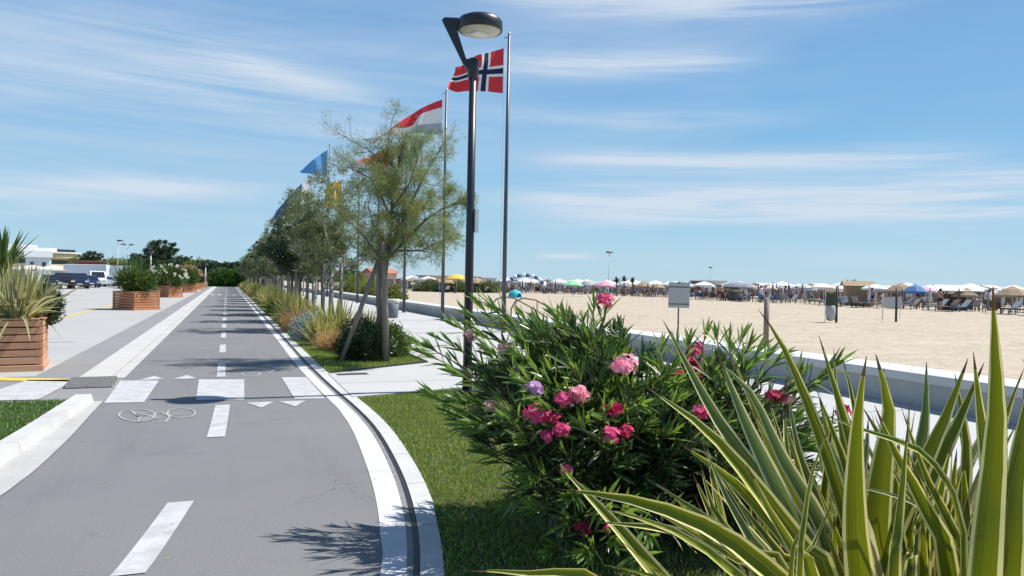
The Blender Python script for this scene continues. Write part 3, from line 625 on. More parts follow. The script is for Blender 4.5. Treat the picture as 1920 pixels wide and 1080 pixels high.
# --- the feathery tamarisk
rng = np.random.default_rng(11)
tt = thing('tamarisk_tree', 'airy feathery tree with bent limbs, nearest of the row by the path', 'tree', (0, 0, 0), 0)
D0 = 14.6
def W3(px, py, dd=0): return A(px, py, D0+dd)
mb = MB(); tips = []
limbs = [([(722, 676, 0), (719, 600, 0), (721, 520, 0), (727, 480, .05)], [.055, .05, .048, .045]),
         ([(727, 480, .05), (733, 430, .1), (735, 380, 0), (742, 330, -.1), (752, 290, -.15), (762, 245, -.2)], [.042, .036, .03, .024, .017, .008]),
         ([(727, 485, .05), (742, 470, -.1), (770, 440, -.2), (800, 410, -.3), (835, 388, -.4), (868, 380, -.45)], [.038, .03, .026, .02, .013, .006]),
         ([(728, 470, 0), (752, 425, .25), (772, 380, .4), (795, 330, .5), (820, 290, .6), (832, 262, .6)], [.036, .03, .025, .018, .012, .006]),
         ([(722, 500, 0), (702, 470, .1), (680, 440, .3), (655, 415, .45), (640, 400, .5)], [.030, .024, .018, .012, .006]),
         ([(733, 410, 0), (716, 370, -.2), (695, 335, -.3), (668, 320, -.4), (650, 312, -.4)], [.028, .022, .016, .010, .005]),
         ([(737, 360, 0), (712, 300, .3), (690, 280, .4), (655, 262, .4), (632, 248, .4)], [.022, .016, .011, .007, .004]),
         ([(742, 330, -.1), (728, 280, 0), (732, 240, .1), (740, 212, .1)], [.016, .011, .007, .004]),
         ([(735, 390, 0), (765, 350, -.5), (780, 310, -.7), (785, 270, -.8)], [.024, .018, .011, .005]),
         ([(745, 470, 0), (790, 470, -.7), (820, 455, -.9), (850, 445, -1.0)], [.022, .016, .010, .005]),
         ([(725, 455, 0), (700, 420, -.6), (690, 385, -.8), (700, 350, -1.0)], [.022, .016, .010, .005]),
         ([(728, 440, 0), (760, 410, .6), (790, 390, .9), (830, 350, 1.0)], [.022, .016, .010, .005])]
sub = []
for pts, rad in limbs:
    P3 = [W3(*p) for p in pts]; mb.tube(P3, rad, 8, cap=False)
    if len(tips) or rad[0] < .05:
        for i in range(1, len(P3)):
            for t in (.3, .8): sub.append((P3[i-1]*(1-t)+P3[i]*t, unit(P3[i]-P3[i-1]), rad[i]))
    tips.append((P3[-1], unit(P3[-1]-P3[-2])))
twigs = []
for q, d, r in sub:
    for k in range(3):
        branch_tree(mb, q, unit(d*.6+rng.normal(size=3)*.75+np.array([0, 0, .15])), rng.uniform(.22, .46), min(.008, r*.6), 1, rng, tips, .55, .1, 3, .7, (2, 4), twigs)
base = W3(722, 678)
mb.obj('trunk', M['bark'], tt, True)
allp = tips+twigs
def feathers(pts, n_per, rng, L=(.07, .15), W=.0065, spread=.5, rad=.1):
    P = []; Dr = []
    for p, d in pts:
        n = rng.integers(n_per//2, n_per+1)
        off = rng.normal(size=(n, 3))*rad*.5; P.append(p+off); Dr.append(unit(np.broadcast_to(d, (n, 3))*.9+rng.normal(size=(n, 3))*spread+np.array([0, 0, .1])))
    P = np.concatenate(P); Dr = np.concatenate(Dr); n = len(P)
    return leaves_at(P, Dr, rng.uniform(*L, n), W, rng, .1)
cen = W3(762, 360)
keep = []
for p, d in allp:
    rel = p-cen; q = np.dot(rel, Rv); zz = rel[2]
    dens = .40+.6*(q > -.45)            # the left side is thin and bare
    ztop = p[2] > W3(760, 262)[2]
    if ztop and rng.random() < .8: continue
    if rng.random() < dens: keep.append((p, d))
brown = [k for k in keep if abs(np.dot(k[0]-W3(700, 310), Rv)) < .38 and abs(k[0][2]-W3(700, 310)[2]) < .22]
green = keep
fo = fast('foliage', feathers(green, 25, rng, W=.0080, L=(.06, .14)), 4, M['tamarisk'], tt)
if brown: fast('dry_foliage', feathers(brown, 22, rng), 4, M['tamarisk_brown'], tt)
print('tamarisk', len(keep))
# stakes
st = thing('tree_stakes', 'pair of weathered round timber stakes with a slanting prop at the feathery tree', 'stakes', tuple(W3(715, 676)*[1, 1, 0]))
b0 = W3(715, 676)*np.array([1, 1, 0])
def rel(px, py, dd=0): return A(px, py, D0+dd)-b0
MB().tube([rel(711, 677, .1), rel(713, 430, .1)], [.062, .058], 14).obj('stake', M['stake_wood'], st, True)
MB().tube([rel(724, 682, -.25), rel(720, 452, -.25)], [.062, .058], 14).obj('stake', M['stake_wood'], st, True)
MB().tube([rel(638, 683, -.35), rel(672, 590, -.3), rel(708, 492, -.15)], [.04, .045, .045], 10).obj('slanting_prop', M['stake_wood'], st, True)
MB().lathe(rel(717, 470, -.1), [(.13, -.03), (.135, 0), (.13, .03)], 16).obj('binding', M['darkframe'], st)

# --- row trees (three kinds, copied)
def crown_tree(name, label, seed, hgt, cr, leafm, nleaf, L, W, trunk_h, bark, group, flat=.9, cx=0, gap=.35):
    rng = np.random.default_rng(seed); t = thing(name, label, 'tree', (0, 0, 0), 0, group)
    mb = MB(); ends = []; mids = []
    top = np.array([rng.normal()*.05, rng.normal()*.05, trunk_h])
    mb.tube([(0, 0, 0), top*[.5, .5, .5], top], [hgt*.018, hgt*.015, hgt*.012], 8)
    for k in range(7):
        a = k*2*PI/7+rng.uniform(-.3, .3); d = unit(np.array([math.cos(a)*.75, math.sin(a)*.75, rng.uniform(.5, 1.3)]))
        branch_tree(mb, top*[1, 1, rng.uniform(.85, 1)], d, (hgt-trunk_h)*.5, hgt*.008, 2, rng, ends, .55, .2, 3, .62, (2, 4), mids)
    mb.obj('trunk', bark, t, True)
    c = np.array([0, 0, (trunk_h+hgt)/2+.05*hgt]); ez = (hgt-trunk_h)/2*1.12
    nc = 90; cl = rdir(nc, rng)*(rng.random((nc, 1))**.33)*np.array([cr, cr, ez])*.92+c
    cl[:, :2] *= (1+.25*rng.normal(size=(nc, 1))*.5)
    pts = np.array([e[0] for e in ends+mids]); 
    cl = np.vstack([cl, pts[rng.integers(0, len(pts), nc)]])
    sz = rng.uniform(.10, .26, len(cl))*cr
    w_ = rng.integers(0, len(cl), nleaf); P = cl[w_]+rdir(nleaf, rng)*(rng.random((nleaf, 1))**.5)*sz[w_][:, None]*np.array([1, 1, .75])
    P = P[P[:, 2] > trunk_h*.82]
    Dr = unit(rdir(len(P), rng)+np.array([0, 0, .2])+.6*unit(P-c)); fast('crown', leaves_at(P, Dr, rng.uniform(L*.7, L*1.2, len(P)), W, rng), 4, leafm, t)
    return t
grp = 'trees in the planted bed beside the path'
tA = crown_tree('olive_tree', 'second tree of the bed row, grey green crown left of the feathery one', 21, 4.45, 1.35, M['olive'], 17000, .085, .024, 1.6, M['bark_pale'], grp)
tB = crown_tree('dark_tree', 'third tree of the bed row, with a very dark glossy crown', 22, 4.3, 1.25, M['darkleaf'], 17000, .10, .045, 1.6, M['bark'], grp)
tC = crown_tree('green_tree', 'dull green tree further down the bed row', 23, 4.4, 1.3, M['olive'], 16000, .095, .032, 1.55, M['bark_pale'], grp)
place(tA, (3.0, 23.5, 0), 0, 1.1); place(tB, (2.95, 33.5, 0), 1.0, 1.05); place(tC, (3.0, 28.3, 0), 2.0, 1.05)
tC['label'] = 'grey green tree just behind the second tree of the row'
names = ['dark_tree', 'green_tree', 'olive_tree']
ycur = 38.0; k = 0
while ycur < 135:
    src = (tB, tC, tA)[k % 3]
    if ycur < 46: lab = ['dark crowned tree in the middle of the bed row, fourth from the camera', 'grey green tree behind the dark crowned pair', 'x'][k]
    else: lab = 'distant tree in the far merged part of the bed row'
    dup(src, (3.0+.15*math.sin(ycur), ycur, 0), k*1.7, 1.0+.06*math.sin(k*2.3), lab); ycur += 4.7; k += 1
# stakes of the row and whitewashed trunks further back
stk = thing('tree_stake', 'pair of thin pale stakes under the far bed row trees', 'stakes', (3.0, 23.2, 0), 0, 'stakes under the bed row trees')
stk['label'] = 'pair of thick stakes under the second tree of the bed row'
for dx in (-.28, .28): MB().tube([(dx, 0, 0), (dx*.9, 0, 2.1)], .055, 8).obj('stake', M['stake_wood'], stk, True)
for i, y in enumerate((28, 33.2, 37.7, 42.4, 47.1, 51.8, 56.5, 61.2)):
    dup(stk, (3.0, y, 0), .2*i, 1, 'pair of thin stakes under a far tree of the bed row' if i > 1 else ['pair of stakes under the grey green tree behind the second one', 'pair of stakes under the dark glossy crowned tree'][i])
t2 = crown_tree('promenade_tree', 'far small tree on the seaward side of the row of trunks', 31, 4.6, 1.5, M['olive'], 6000, .12, .05, 1.9, M['bark_pale'], 'trees on the far promenade')
place(t2, (6.3, 58, 0))
for i in range(12): dup(t2, (6.1+.3*math.sin(i*2.1), 63+5.5*i, 0), i*1.1, 1)

# ------------------------------------------------------------------ blade plants
def blades(n, rng, L=(.6, 1.0), W=.03, spread=.55, droop=.5, base_r=.12, seg=6, wfun=None):
    """returns V,F,UV for strap leaves; V-folded 3 verts across"""
    V = []; F = []; UV = []; o = 0
    for i in range(n):
        a = rng.uniform(0, 2*PI); tilt = abs(rng.normal())*spread; tilt = min(tilt, 1.25)
        d = np.array([math.cos(a)*math.sin(tilt), math.sin(a)*math.sin(tilt), math.cos(tilt)])
        side = unit(np.cross(d, rdir(1, rng)[0]*.4+np.array([math.cos(a), math.sin(a), 0])*.2+np.array([0, 0, 1.])))
        Ln = rng.uniform(*L); w = W*rng.uniform(.75, 1.2); p = np.array([math.cos(a), math.sin(a), 0])*rng.uniform(0, base_r)
        dr = droop*rng.uniform(.2, 1.3)*tilt
        for k in range(seg+1):
            tt_ = k/seg; pos = p+d*Ln*tt_+np.array([math.cos(a), math.sin(a), 0])*dr*.35*Ln*tt_**2-np.array([0, 0, 1])*dr*Ln*tt_**2.2*.75
            ww = w*(.55+.45*min(1, tt_*4))*max(0.03, (1-tt_**3.2)); nn = np.cross(side, d)
            V += [pos-side*ww/2+nn*ww*.22, pos, pos+side*ww/2+nn*ww*.22]; UV += [(0, tt_), (.5, tt_), (1, tt_)]
        for k in range(seg):
            b = o+3*k; F += [(b, b+1, b+4, b+3), (b+1, b+2, b+5, b+4)]
        o += 3*(seg+1)
    return np.array(V), np.array(F), np.array(UV)
# bed flax plants
GB = 'flax plants in the bed beside the path'
rng = np.random.default_rng(5)
fx0 = thing('flax_plant', 'big flax with upright yellow edged leaves, nearest in the bed', 'plant', (2.55, 19.0, 0), 0, GB)
V, F, UV = blades(150, rng, (.7, 1.25), .055, .42, .35, .25); idx('leaves', V, F, M['phorm_far'], fx0, UV)
fx1 = thing('flax_plant', 'mid distance flax clump of spiky yellow green leaves', 'plant', (2.4, 27, 0), 0, GB)
V, F, UV = blades(170, rng, (.6, 1.2), .06, .55, .5, .35); idx('leaves', V, F, M['phorm_far'], fx1, UV)
dup(fx0, (2.1, 18.1, 0), 2, .72, 'smaller flax between the silver bush and the big flax')
dup(fx0, (3.2, 18.4, 0), 4, .8, 'flax leaning over the promenade edge behind the dark bush')
Y_ = 29
i = 0
while Y_ < 110:
    if Y_ < 40: labs = 'spiky flax in the bed, %s' % ['just behind the straw coloured grass', 'beside the path right of its edge line', 'middle of the long flax run', 'left side of the long flax run', 'right side of the long flax run'][i % 5]
    else: labs = 'far flax in the long spiky run beside the path'
    dup((fx1, fx0)[i % 2], (2.15+.55*((i*7) % 3)/2, Y_, 0), i*1.3, .85+.3*((i*5) % 4)/4, labs); Y_ += 1.9 if Y_ < 60 else 2.8; i += 1
# straw grasses
def tuft(name, label, loc, n, L, spread, mat, W=.006, cat='grass clump', droop=.6, br=.1, seg=4):
    rng = np.random.default_rng(int(abs(loc[0]*77+loc[1]*13))); t = thing(name, label, cat, loc)
    V, F, UV = blades(n, rng, L, W, spread, droop, br, seg); idx('leaves', V, F, mat, t, UV); return t
tuft('straw_grass', 'straw coloured grass clump beside the dark bush', (2.25, 16.9, 0), 1300, (.3, .62), .55, M['straw'], .007, br=.3)
tuft('straw_grass', 'straw coloured grass clump behind the silver bush', (1.95, 23.0, 0), 1300, (.45, .9), .45, M['straw'], .009, br=.4)
tuft('green_grass_clump', 'soft green grass clump between the straw grass and the silver bush', (2.3, 21.3, 0), 900, (.4, .8), .5, M['dune'], .010, br=.35)
# bushes
def bush(name, label, loc, r, n, mat, L, W, cat='bush', zc=.45, seed=1, parts=None, group=None, stems=12, clump=60):
    rng = np.random.default_rng(seed); t = thing(name, label, cat, loc, 0, group)
    mb = MB()
    r = np.array(r, float); c = np.array([0, 0, r[2]*zc])
    for k in range(stems):
        e = rdir(1, rng)[0]*r*.8; e[2] = abs(e[2])+c[2]*.6; mb.tube([(0, 0, 0), e*[.4, .4, .6], e], [.015*r[0]+.004, .01, .004], 5)
    mb.obj('stems', M['stem'], t)
    cl = rdir(clump, rng)*(rng.random((clump, 1))**.3)*r*.86+c; cl[:, 2] = np.maximum(cl[:, 2], .04)
    w_ = rng.integers(0, clump, n); P = cl[w_]+rdir(n, rng)*r.mean()*rng.uniform(.06, .30, (n, 1)); P[:, 2] = np.abs(P[:, 2])
    Dr = unit(rdir(n, rng)*.9+unit(P-c*.5)+np.array([0, 0, .3])); fast('foliage', leaves_at(P, Dr, rng.uniform(L*.7, L*1.25, n), W, rng), 4, mat, t)
    return t
bush('dark_bush', 'round dark green bush under the slanting prop', (2.55, 14.75, 0), (.62, .55, .58), 9000, M['darkleaf'], .05, .026, seed=3, clump=110)
bush('dark_bush', 'glossy green bush at the foot of the stakes', (3.1, 15.3, 0), (.5, .5, .52), 5500, M['midleaf'], .05, .028, seed=4, clump=80)
bush('reddish_bush', 'dark reddish bush behind the straw grass', (2.7, 16.3, 0), (.5, .5, .6), 5000, M['redbrown'], .06, .024, seed=5, clump=70)
bush('silver_bush', 'low mounded silver grey bush at the kerb', (2.03, 20.0, 0), (.48, .9, .52), 12000, M['silver'], .045, .018, seed=6, clump=120)
bush('dark_bush', 'small dark bush in the bed behind the straw grass', (1.95, 25.5, 0), (.35, .5, .4), 3500, M['darkleaf'], .05, .026, seed=7)
bush('low_bush', 'low green bush at the kerb by the far flax run', (1.9, 33, 0), (.4, 1.2, .35), 3500, M['midleaf'], .06, .03, seed=8)

# ------------------------------------------------------------------ lawns
def in_poly(P, poly):
    x, y = P[:, 0], P[:, 1]; c = np.zeros(len(P), bool); n = len(poly)
    for i in range(n):
        x1, y1 = poly[i]; x2, y2 = poly[(i+1) % n]
        with np.errstate(divide='ignore', invalid='ignore'):
            c ^= ((y1 > y) != (y2 > y)) & (x < (x2-x1)*(y-y1)/(y2-y1+1e-12)+x1)
    return c
def grass(name, poly, n, z, mat, L=.035, W=.006, seed=1, label=''):
    rng = np.random.default_rng(seed); pa = np.array(poly); lo, hi = pa.min(0), pa.max(0)
    P = rng.uniform(lo, hi, (n, 2)); P = P[in_poly(P, poly)]; n = len(P)
    P3 = np.column_stack([P, np.full(n, z)]); d = unit(rng.normal(size=(n, 3))*.45+np.array([0, 0, 1.])); s = unit(np.cross(d, rdir(n, rng)))
    Ln = rng.uniform(.5, 1.3, (n, 1))*L; w = W*rng.uniform(.7, 1.3, (n, 1))
    V = np.stack([P3-s*w, P3+s*w, P3+d*Ln], 1).reshape(-1, 3)
    o = fast(name, V, 3, mat); tag(o, label, 'grass', kind='stuff'); return o
gr = [(p[0], p[1]) for p in ne]+[(4.4, 3.2), (4.4, 6), (4.1, 9), (PROM_X+.1, 10.75), (1.66, 10.14)]
gr = [p for p in gr if p[1] > 3.0]
grass('grass', gr, 110000, .004, M['grass'], .034, .0045, 1, 'short mown lawn between the kerb and the oleander')
grass('grass', [p for p in lawnL if p[1] > 5.5]+[(-6, 5.5)] if False else [(-9, 10.8), (-9, 5.5)]+[(p_[0]-.02, p_[1]) for p_ in la[::-1] if p_[1] > 5.5], 90000, .03, M['grass_deep'], .04, .006, 2, 'dense green lawn behind the left kerb')
grass('grass', [(1.63, 12.8), (1.63, 30), (PROM_X-.05, 30), (PROM_X-.05, 14.1)], 90000, .004, M['grass'], .055, .008, 3, 'rough grass covering the planted bed under the trees')

# ------------------------------------------------------------------ oleanders
DEPSIG = []
def hitdome(px, py, C, R):
    d = unit(ray(px, py)); o = np.array([0, 0, H]); od = (o-C)/R; dd = d/R
    a = dd@dd; b = 2*od@dd; c = od@od-1; q = b*b-4*a*c
    t = -b/(2*a) if q < 0 else (-b-math.sqrt(q))/(2*a); return o+d*t
def oleander(name, label, base, C, R, nst, seed, extra, flowers, droops=()):
    rng = np.random.default_rng(seed); base = np.array(base, float); t = thing(name, label, 'flowering bush', base)
    mb = MB(); LV = []; MI = []
    tipsL = [(np.array(e[0], float), True) for e in extra]
    for k in range(nst):
        e = rdir(1, rng)[0]; e[2] = e[2] if e[2] > -.88 else -e[2]
        rr = rng.uniform(.62, 1.0)
        tp_ = C+e*R*rr*(1+.10*rng.normal())
        lf_ = -(e[0]*R0[0]+e[1]*R0[1])
        if e[2] < .25 and lf_ > 0: tp_ = tp_+np.array([R0[0], R0[1], 0])*(.25-e[2])*.55*(.35+lf_)
        tipsL.append((tp_, rng.random() < .5 and e[2] > .1))
    for tip, young in tipsL:
        st0 = base+np.array([rng.normal()*.12, rng.normal()*.12, 0]); out_ = (tip-st0); hz = np.array([out_[0], out_[1], 0])
        ctrl = st0+hz*.35+np.array([0, 0, max(.15, out_[2]*.75)])
        ts = np.linspace(0, 1, 9)[:, None]; pts = (1-ts)**2*st0+2*(1-ts)*ts*ctrl+ts**2*tip
        pts = pts+rng.normal(size=pts.shape)*.012
        mb.tube(pts, np.linspace(.009, .0035, 9), 5, cap=False)
        n = rng.integers(20, 30); 
        tl = 1-rng.random(n)**1.25*.62; ph = rng.uniform(0, 6.28)
        for i in range(n):
            tv = tl[i] if i > 5 else 1-.02*i; f = tv*8; j = min(7, int(f)); p = pts[j]*(1-(f-j))+pts[j+1]*(f-j); dr = unit(pts[j+1]-pts[j])
            u = unit(np.cross(dr, [.3, .2, .9])); w = np.cross(dr, u); ang = ph+i*2.4
            o_ = math.cos(ang)*u+math.sin(ang)*w
            open_ = .35 if tv > .93 else rng.uniform(.6, 1.25)
            d = unit(dr+o_*open_+np.array([0, 0, .12-(.35 if tv < .7 else 0)])); L = rng.uniform(.13, .215)*(0.8 if tv > .97 else 1); Wd = rng.uniform(.015, .024)
            sd_ = unit(np.cross(d, dr+.001)); nn = np.cross(sd_, d); up = nn*(.22*Wd)
            bend = -np.array([0, 0, 1])*L*rng.uniform(.02, .16)
            b0_ = p; m1 = p+d*L*.33; m2 = p+d*L*.68+bend*.4; tp = p+d*L+bend
            q = [b0_, m1+sd_*Wd*.5+up, m1, m1-sd_*Wd*.5+up, m2+sd_*Wd*.42+up, m2, m2-sd_*Wd*.42+up, tp]
            LV.append(q); MI.append(1 if (young and tv > .8) or (tv > .97 and rng.random() < .3) else 0)
    LV = np.array(LV)-base; n = len(LV); V = LV.reshape(-1, 3); b = np.arange(n)[:, None]*8
    Fq = np.concatenate([b+[0, 1, 2, 2], b+[0, 2, 3, 3], b+[1, 4, 5, 2], b+[2, 5, 6, 3], b+[4, 7, 5, 5], b+[5, 7, 6, 6]], 0)
    MIa = np.tile(np.array(MI), 6)
    me_v = V.tolist(); faces = []
    for q in Fq.tolist(): faces.append(tuple(dict.fromkeys(q)))
    me = bpy.data.meshes.new('leaves'); me.from_pydata(me_v, [], faces); me.materials.append(M['oleander']); me.materials.append(M['oleander_young'])
    me.polygons.foreach_set('material_index', MIa.astype(np.int32)); me.polygons.foreach_set('use_smooth', np.ones(len(faces), bool)); me.update()
    lo = bpy.data.objects.new('leaves', me); COL.objects.link(lo); lo.parent = t
    for i in range(len(mb.v)): mb.v[i] = tuple(np.array(mb.v[i])-base)
    mb.obj('stems', M['stem'], t, True)
    for (px, py, rpx, mat, shr) in flowers:
        c = hitdome(px, py, C, R*shr); D = (c-np.array([0, 0, H]))@Fv; r = rpx*D/1400
        n = int(9+rpx*1.0); Pc = rdir(n, rng)*(rng.random((n, 1))**.5)*r*1.1*np.array([1, 1, .7]); PV = []
        # florets: five petals round a throat
        for q in Pc:
            ax = unit(q+np.array([0, 0, .3*r])+np.array([-Fv[0], -Fv[1], .3])*r*.6+rng.normal(size=3)*.2*r); u = unit(np.cross(ax, [.1, .9, .3])); w = np.cross(ax, u); s_ = rng.uniform(.017, .024)
            for k in range(5):
                a = k*2*PI/5+rng.uniform(-.2, .2); dd = math.cos(a)*u+math.sin(a)*w; sd2 = np.cross(ax, dd)
                PV += [q, q+dd*s_*.7+sd2*s_*.5+ax*.25*s_, q+dd*s_*1.15+ax*s_*rng.uniform(.1, .5), q+dd*s_*.7-sd2*s_*.5+ax*.25*s_]
        PV = np.array(PV)+c-base; o = fast('flower_cluster', PV, 4, mat, t)
    return t
C1 = A(1068, 760, 4.8); C1[2] = .66; R1 = np.array([.80, .82, .66])
C2 = A(1330, 800, 4.9); C2[2] = .54; R2_ = np.array([.80, .75, .56])
ex1 = [(A(*p),) for p in ((788, 640, 4.9), (800, 662, 4.8), (822, 632, 5.0), (850, 612, 5.0), (872, 585, 4.9), (898, 570, 4.9), (920, 566, 4.8), (935, 590, 4.8), (990, 592, 4.9), (965, 610, 4.7), (1010, 600, 5.1), (1042, 590, 4.9), (1058, 598, 4.8), (1072, 606, 5.0), (1110, 580, 4.7), (1135, 575, 4.8), (1148, 620, 4.9), (1165, 640, 4.7), (812, 742, 4.6), (850, 700, 4.5), (845, 775, 4.6), (905, 850, 4.6), (880, 800, 4.4), (940, 780, 4.0), (980, 830, 4.0), (1060, 900, 3.9), (1120, 940, 3.9), (1000, 900, 4.0), (1180, 960, 3.9), (1150, 1010, 3.9), (1060, 985, 3.95), (1000, 960, 4.1), (1100, 1040, 3.9), (1220, 1010, 3.9), (1260, 960, 4.0), (1040, 1030, 4.0), (960, 930, 4.3), (1300, 1000, 4.0), (1200, 1050, 3.8), (1130, 960, 3.8), (980, 880, 4.0), (1070, 930, 3.9), (1160, 660, 5.2), (890, 612, 5.1), (1090, 600, 5.2))]
fl1 = [(1133, 562, 20, M['petal_magenta'], 1.15), (1170, 684, 26, M['petal_pink'], 1.0), (1003, 729, 15, M['petal_lilac'], 1.02), (1008, 776, 22, M['petal_magenta'], 1.02), (1035, 784, 12, M['petal_crimson'], 1.02),
       (1056, 749, 14, M['petal_magenta'], 1.02), (1085, 738, 17, M['petal_pink'], 1.0), (1054, 806, 12, M['petal_magenta'], 1.02), (1026, 817, 9, M['petal_magenta'], 1.02), (925, 760, 13, M['petal_faded'], 1.0),
       (950, 652, 16, M['petal_faded'], 1.0), (1145, 815, 14, M['petal_magenta'], 1.02), (1172, 808, 12, M['petal_crimson'], 1.02), (1063, 881, 8, M['petal_magenta'], 1.02), (1150, 765, 14, M['petal_crimson'], 1.0), (880, 630, 11, M['petal_faded'], 1.0), (1095, 990, 14, M['petal_crimson'], 1.0), (1180, 1015, 18, M['petal_crimson'], 1.08), (1150, 990, 13, M['petal_crimson'], 1.1), (1095, 625, 12, M['petal_faded'], .95)]
oleander('oleander_bush', 'large oleander with pink and magenta flower clusters in front of the street lamp', (C1[0]+.2, C1[1]-.12, 0), C1, R1, 510, 41, ex1, fl1)
ex2 = [(A(*p),) for p in ((1290, 640, 4.8), (1320, 632, 4.9), (1345, 628, 4.8), (1372, 640, 4.9), (1400, 652, 4.8), (1388, 634, 5.0), (1420, 668, 4.7), (1440, 672, 4.9), (1465, 680, 4.6), (1240, 655, 4.9), (1265, 650, 5.1), (1230, 690, 4.7), (1500, 700, 4.5), (1545, 700, 4.2), (1575, 690, 4.1))]
fl2 = [(1303, 655, 19, M['petal_magenta'], 1.05), (1298, 680, 14, M['petal_crimson'], 1.04), (1268, 700, 10, M['petal_crimson'], 1.05), (1307, 697, 9, M['petal_crimson'], 1.05), (1314, 773, 13, M['petal_magenta'], 1.03), (1455, 742, 15, M['petal_crimson'], 1.03), (1583, 770, 11, M['petal_crimson'], 1.1), (1475, 748, 10, M['petal_pink'], 1.03)]
oleander('oleander_bush', 'lower oleander with crimson flowers behind the foreground flax', (C2[0], C2[1], 0), C2, R2_, 240, 42, ex2, fl2)

# ------------------------------------------------------------------ foreground flax
def bladepts(pts, w, rng, V, F, UV, facing, fold=.30, seg=22, tw=.75):
    """strap leaf through given 3-D points (base -> tip)"""
    P = np.array(pts, float); Pp = np.vstack([2*P[0]-P[1], P, 2*P[-1]-P[-2]]); cur = []
    seglen = np.linalg.norm(np.diff(P, axis=0), axis=1); tot = seglen.sum()
    for i in range(1, len(Pp)-2):
        n = max(2, int(round(seg*seglen[i-1]/tot)))
        for tv in np.linspace(0, 1, n, endpoint=False):
            a, b, c, d = Pp[i-1], Pp[i], Pp[i+1], Pp[i+2]
            cur.append(.5*((2*b)+(-a+c)*tv+(2*a-5*b+4*c-d)*tv*tv+(-a+3*b-3*c+d)*tv**3))
    cur.append(P[-1]); cur = np.array(cur); n = len(cur); T = unit(np.gradient(cur, axis=0)); o = len(V)
    L = np.concatenate([[0], np.cumsum(np.linalg.norm(np.diff(cur, axis=0), axis=1))]); L /= L[-1]; a0 = rng.uniform(-tw, tw); a1 = rng.uniform(-tw, tw)
    for k in range(n):
        tdir = T[k]; s = np.cross(tdir, facing); s /= np.linalg.norm(s)+1e-9; nn = np.cross(s, tdir)
        a = facing_ang = a0+(a1-a0)*L[k]; s2 = s*math.cos(a)+nn*math.sin(a); n2 = np.cross(s2, tdir)
        tv = L[k]; ww = w*(.5+.5*min(1, tv/.35))*max(.02, (1-max(0, (tv-.55)/.45)**1.9))
        fo = fold+.35*max(0, .4-tv)
        for u in (-1, -.5, 0, .5, 1):
            V.append(cur[k]+s2*ww*.5*u+n2*ww*fo*abs(u)); UV.append((.5+.5*u, tv))
    for k in range(n-1):
        for j in range(4):
            b = o+5*k+j; F.append((b, b+1, b+6, b+5))
rng = np.random.default_rng(77)
view = -Fv
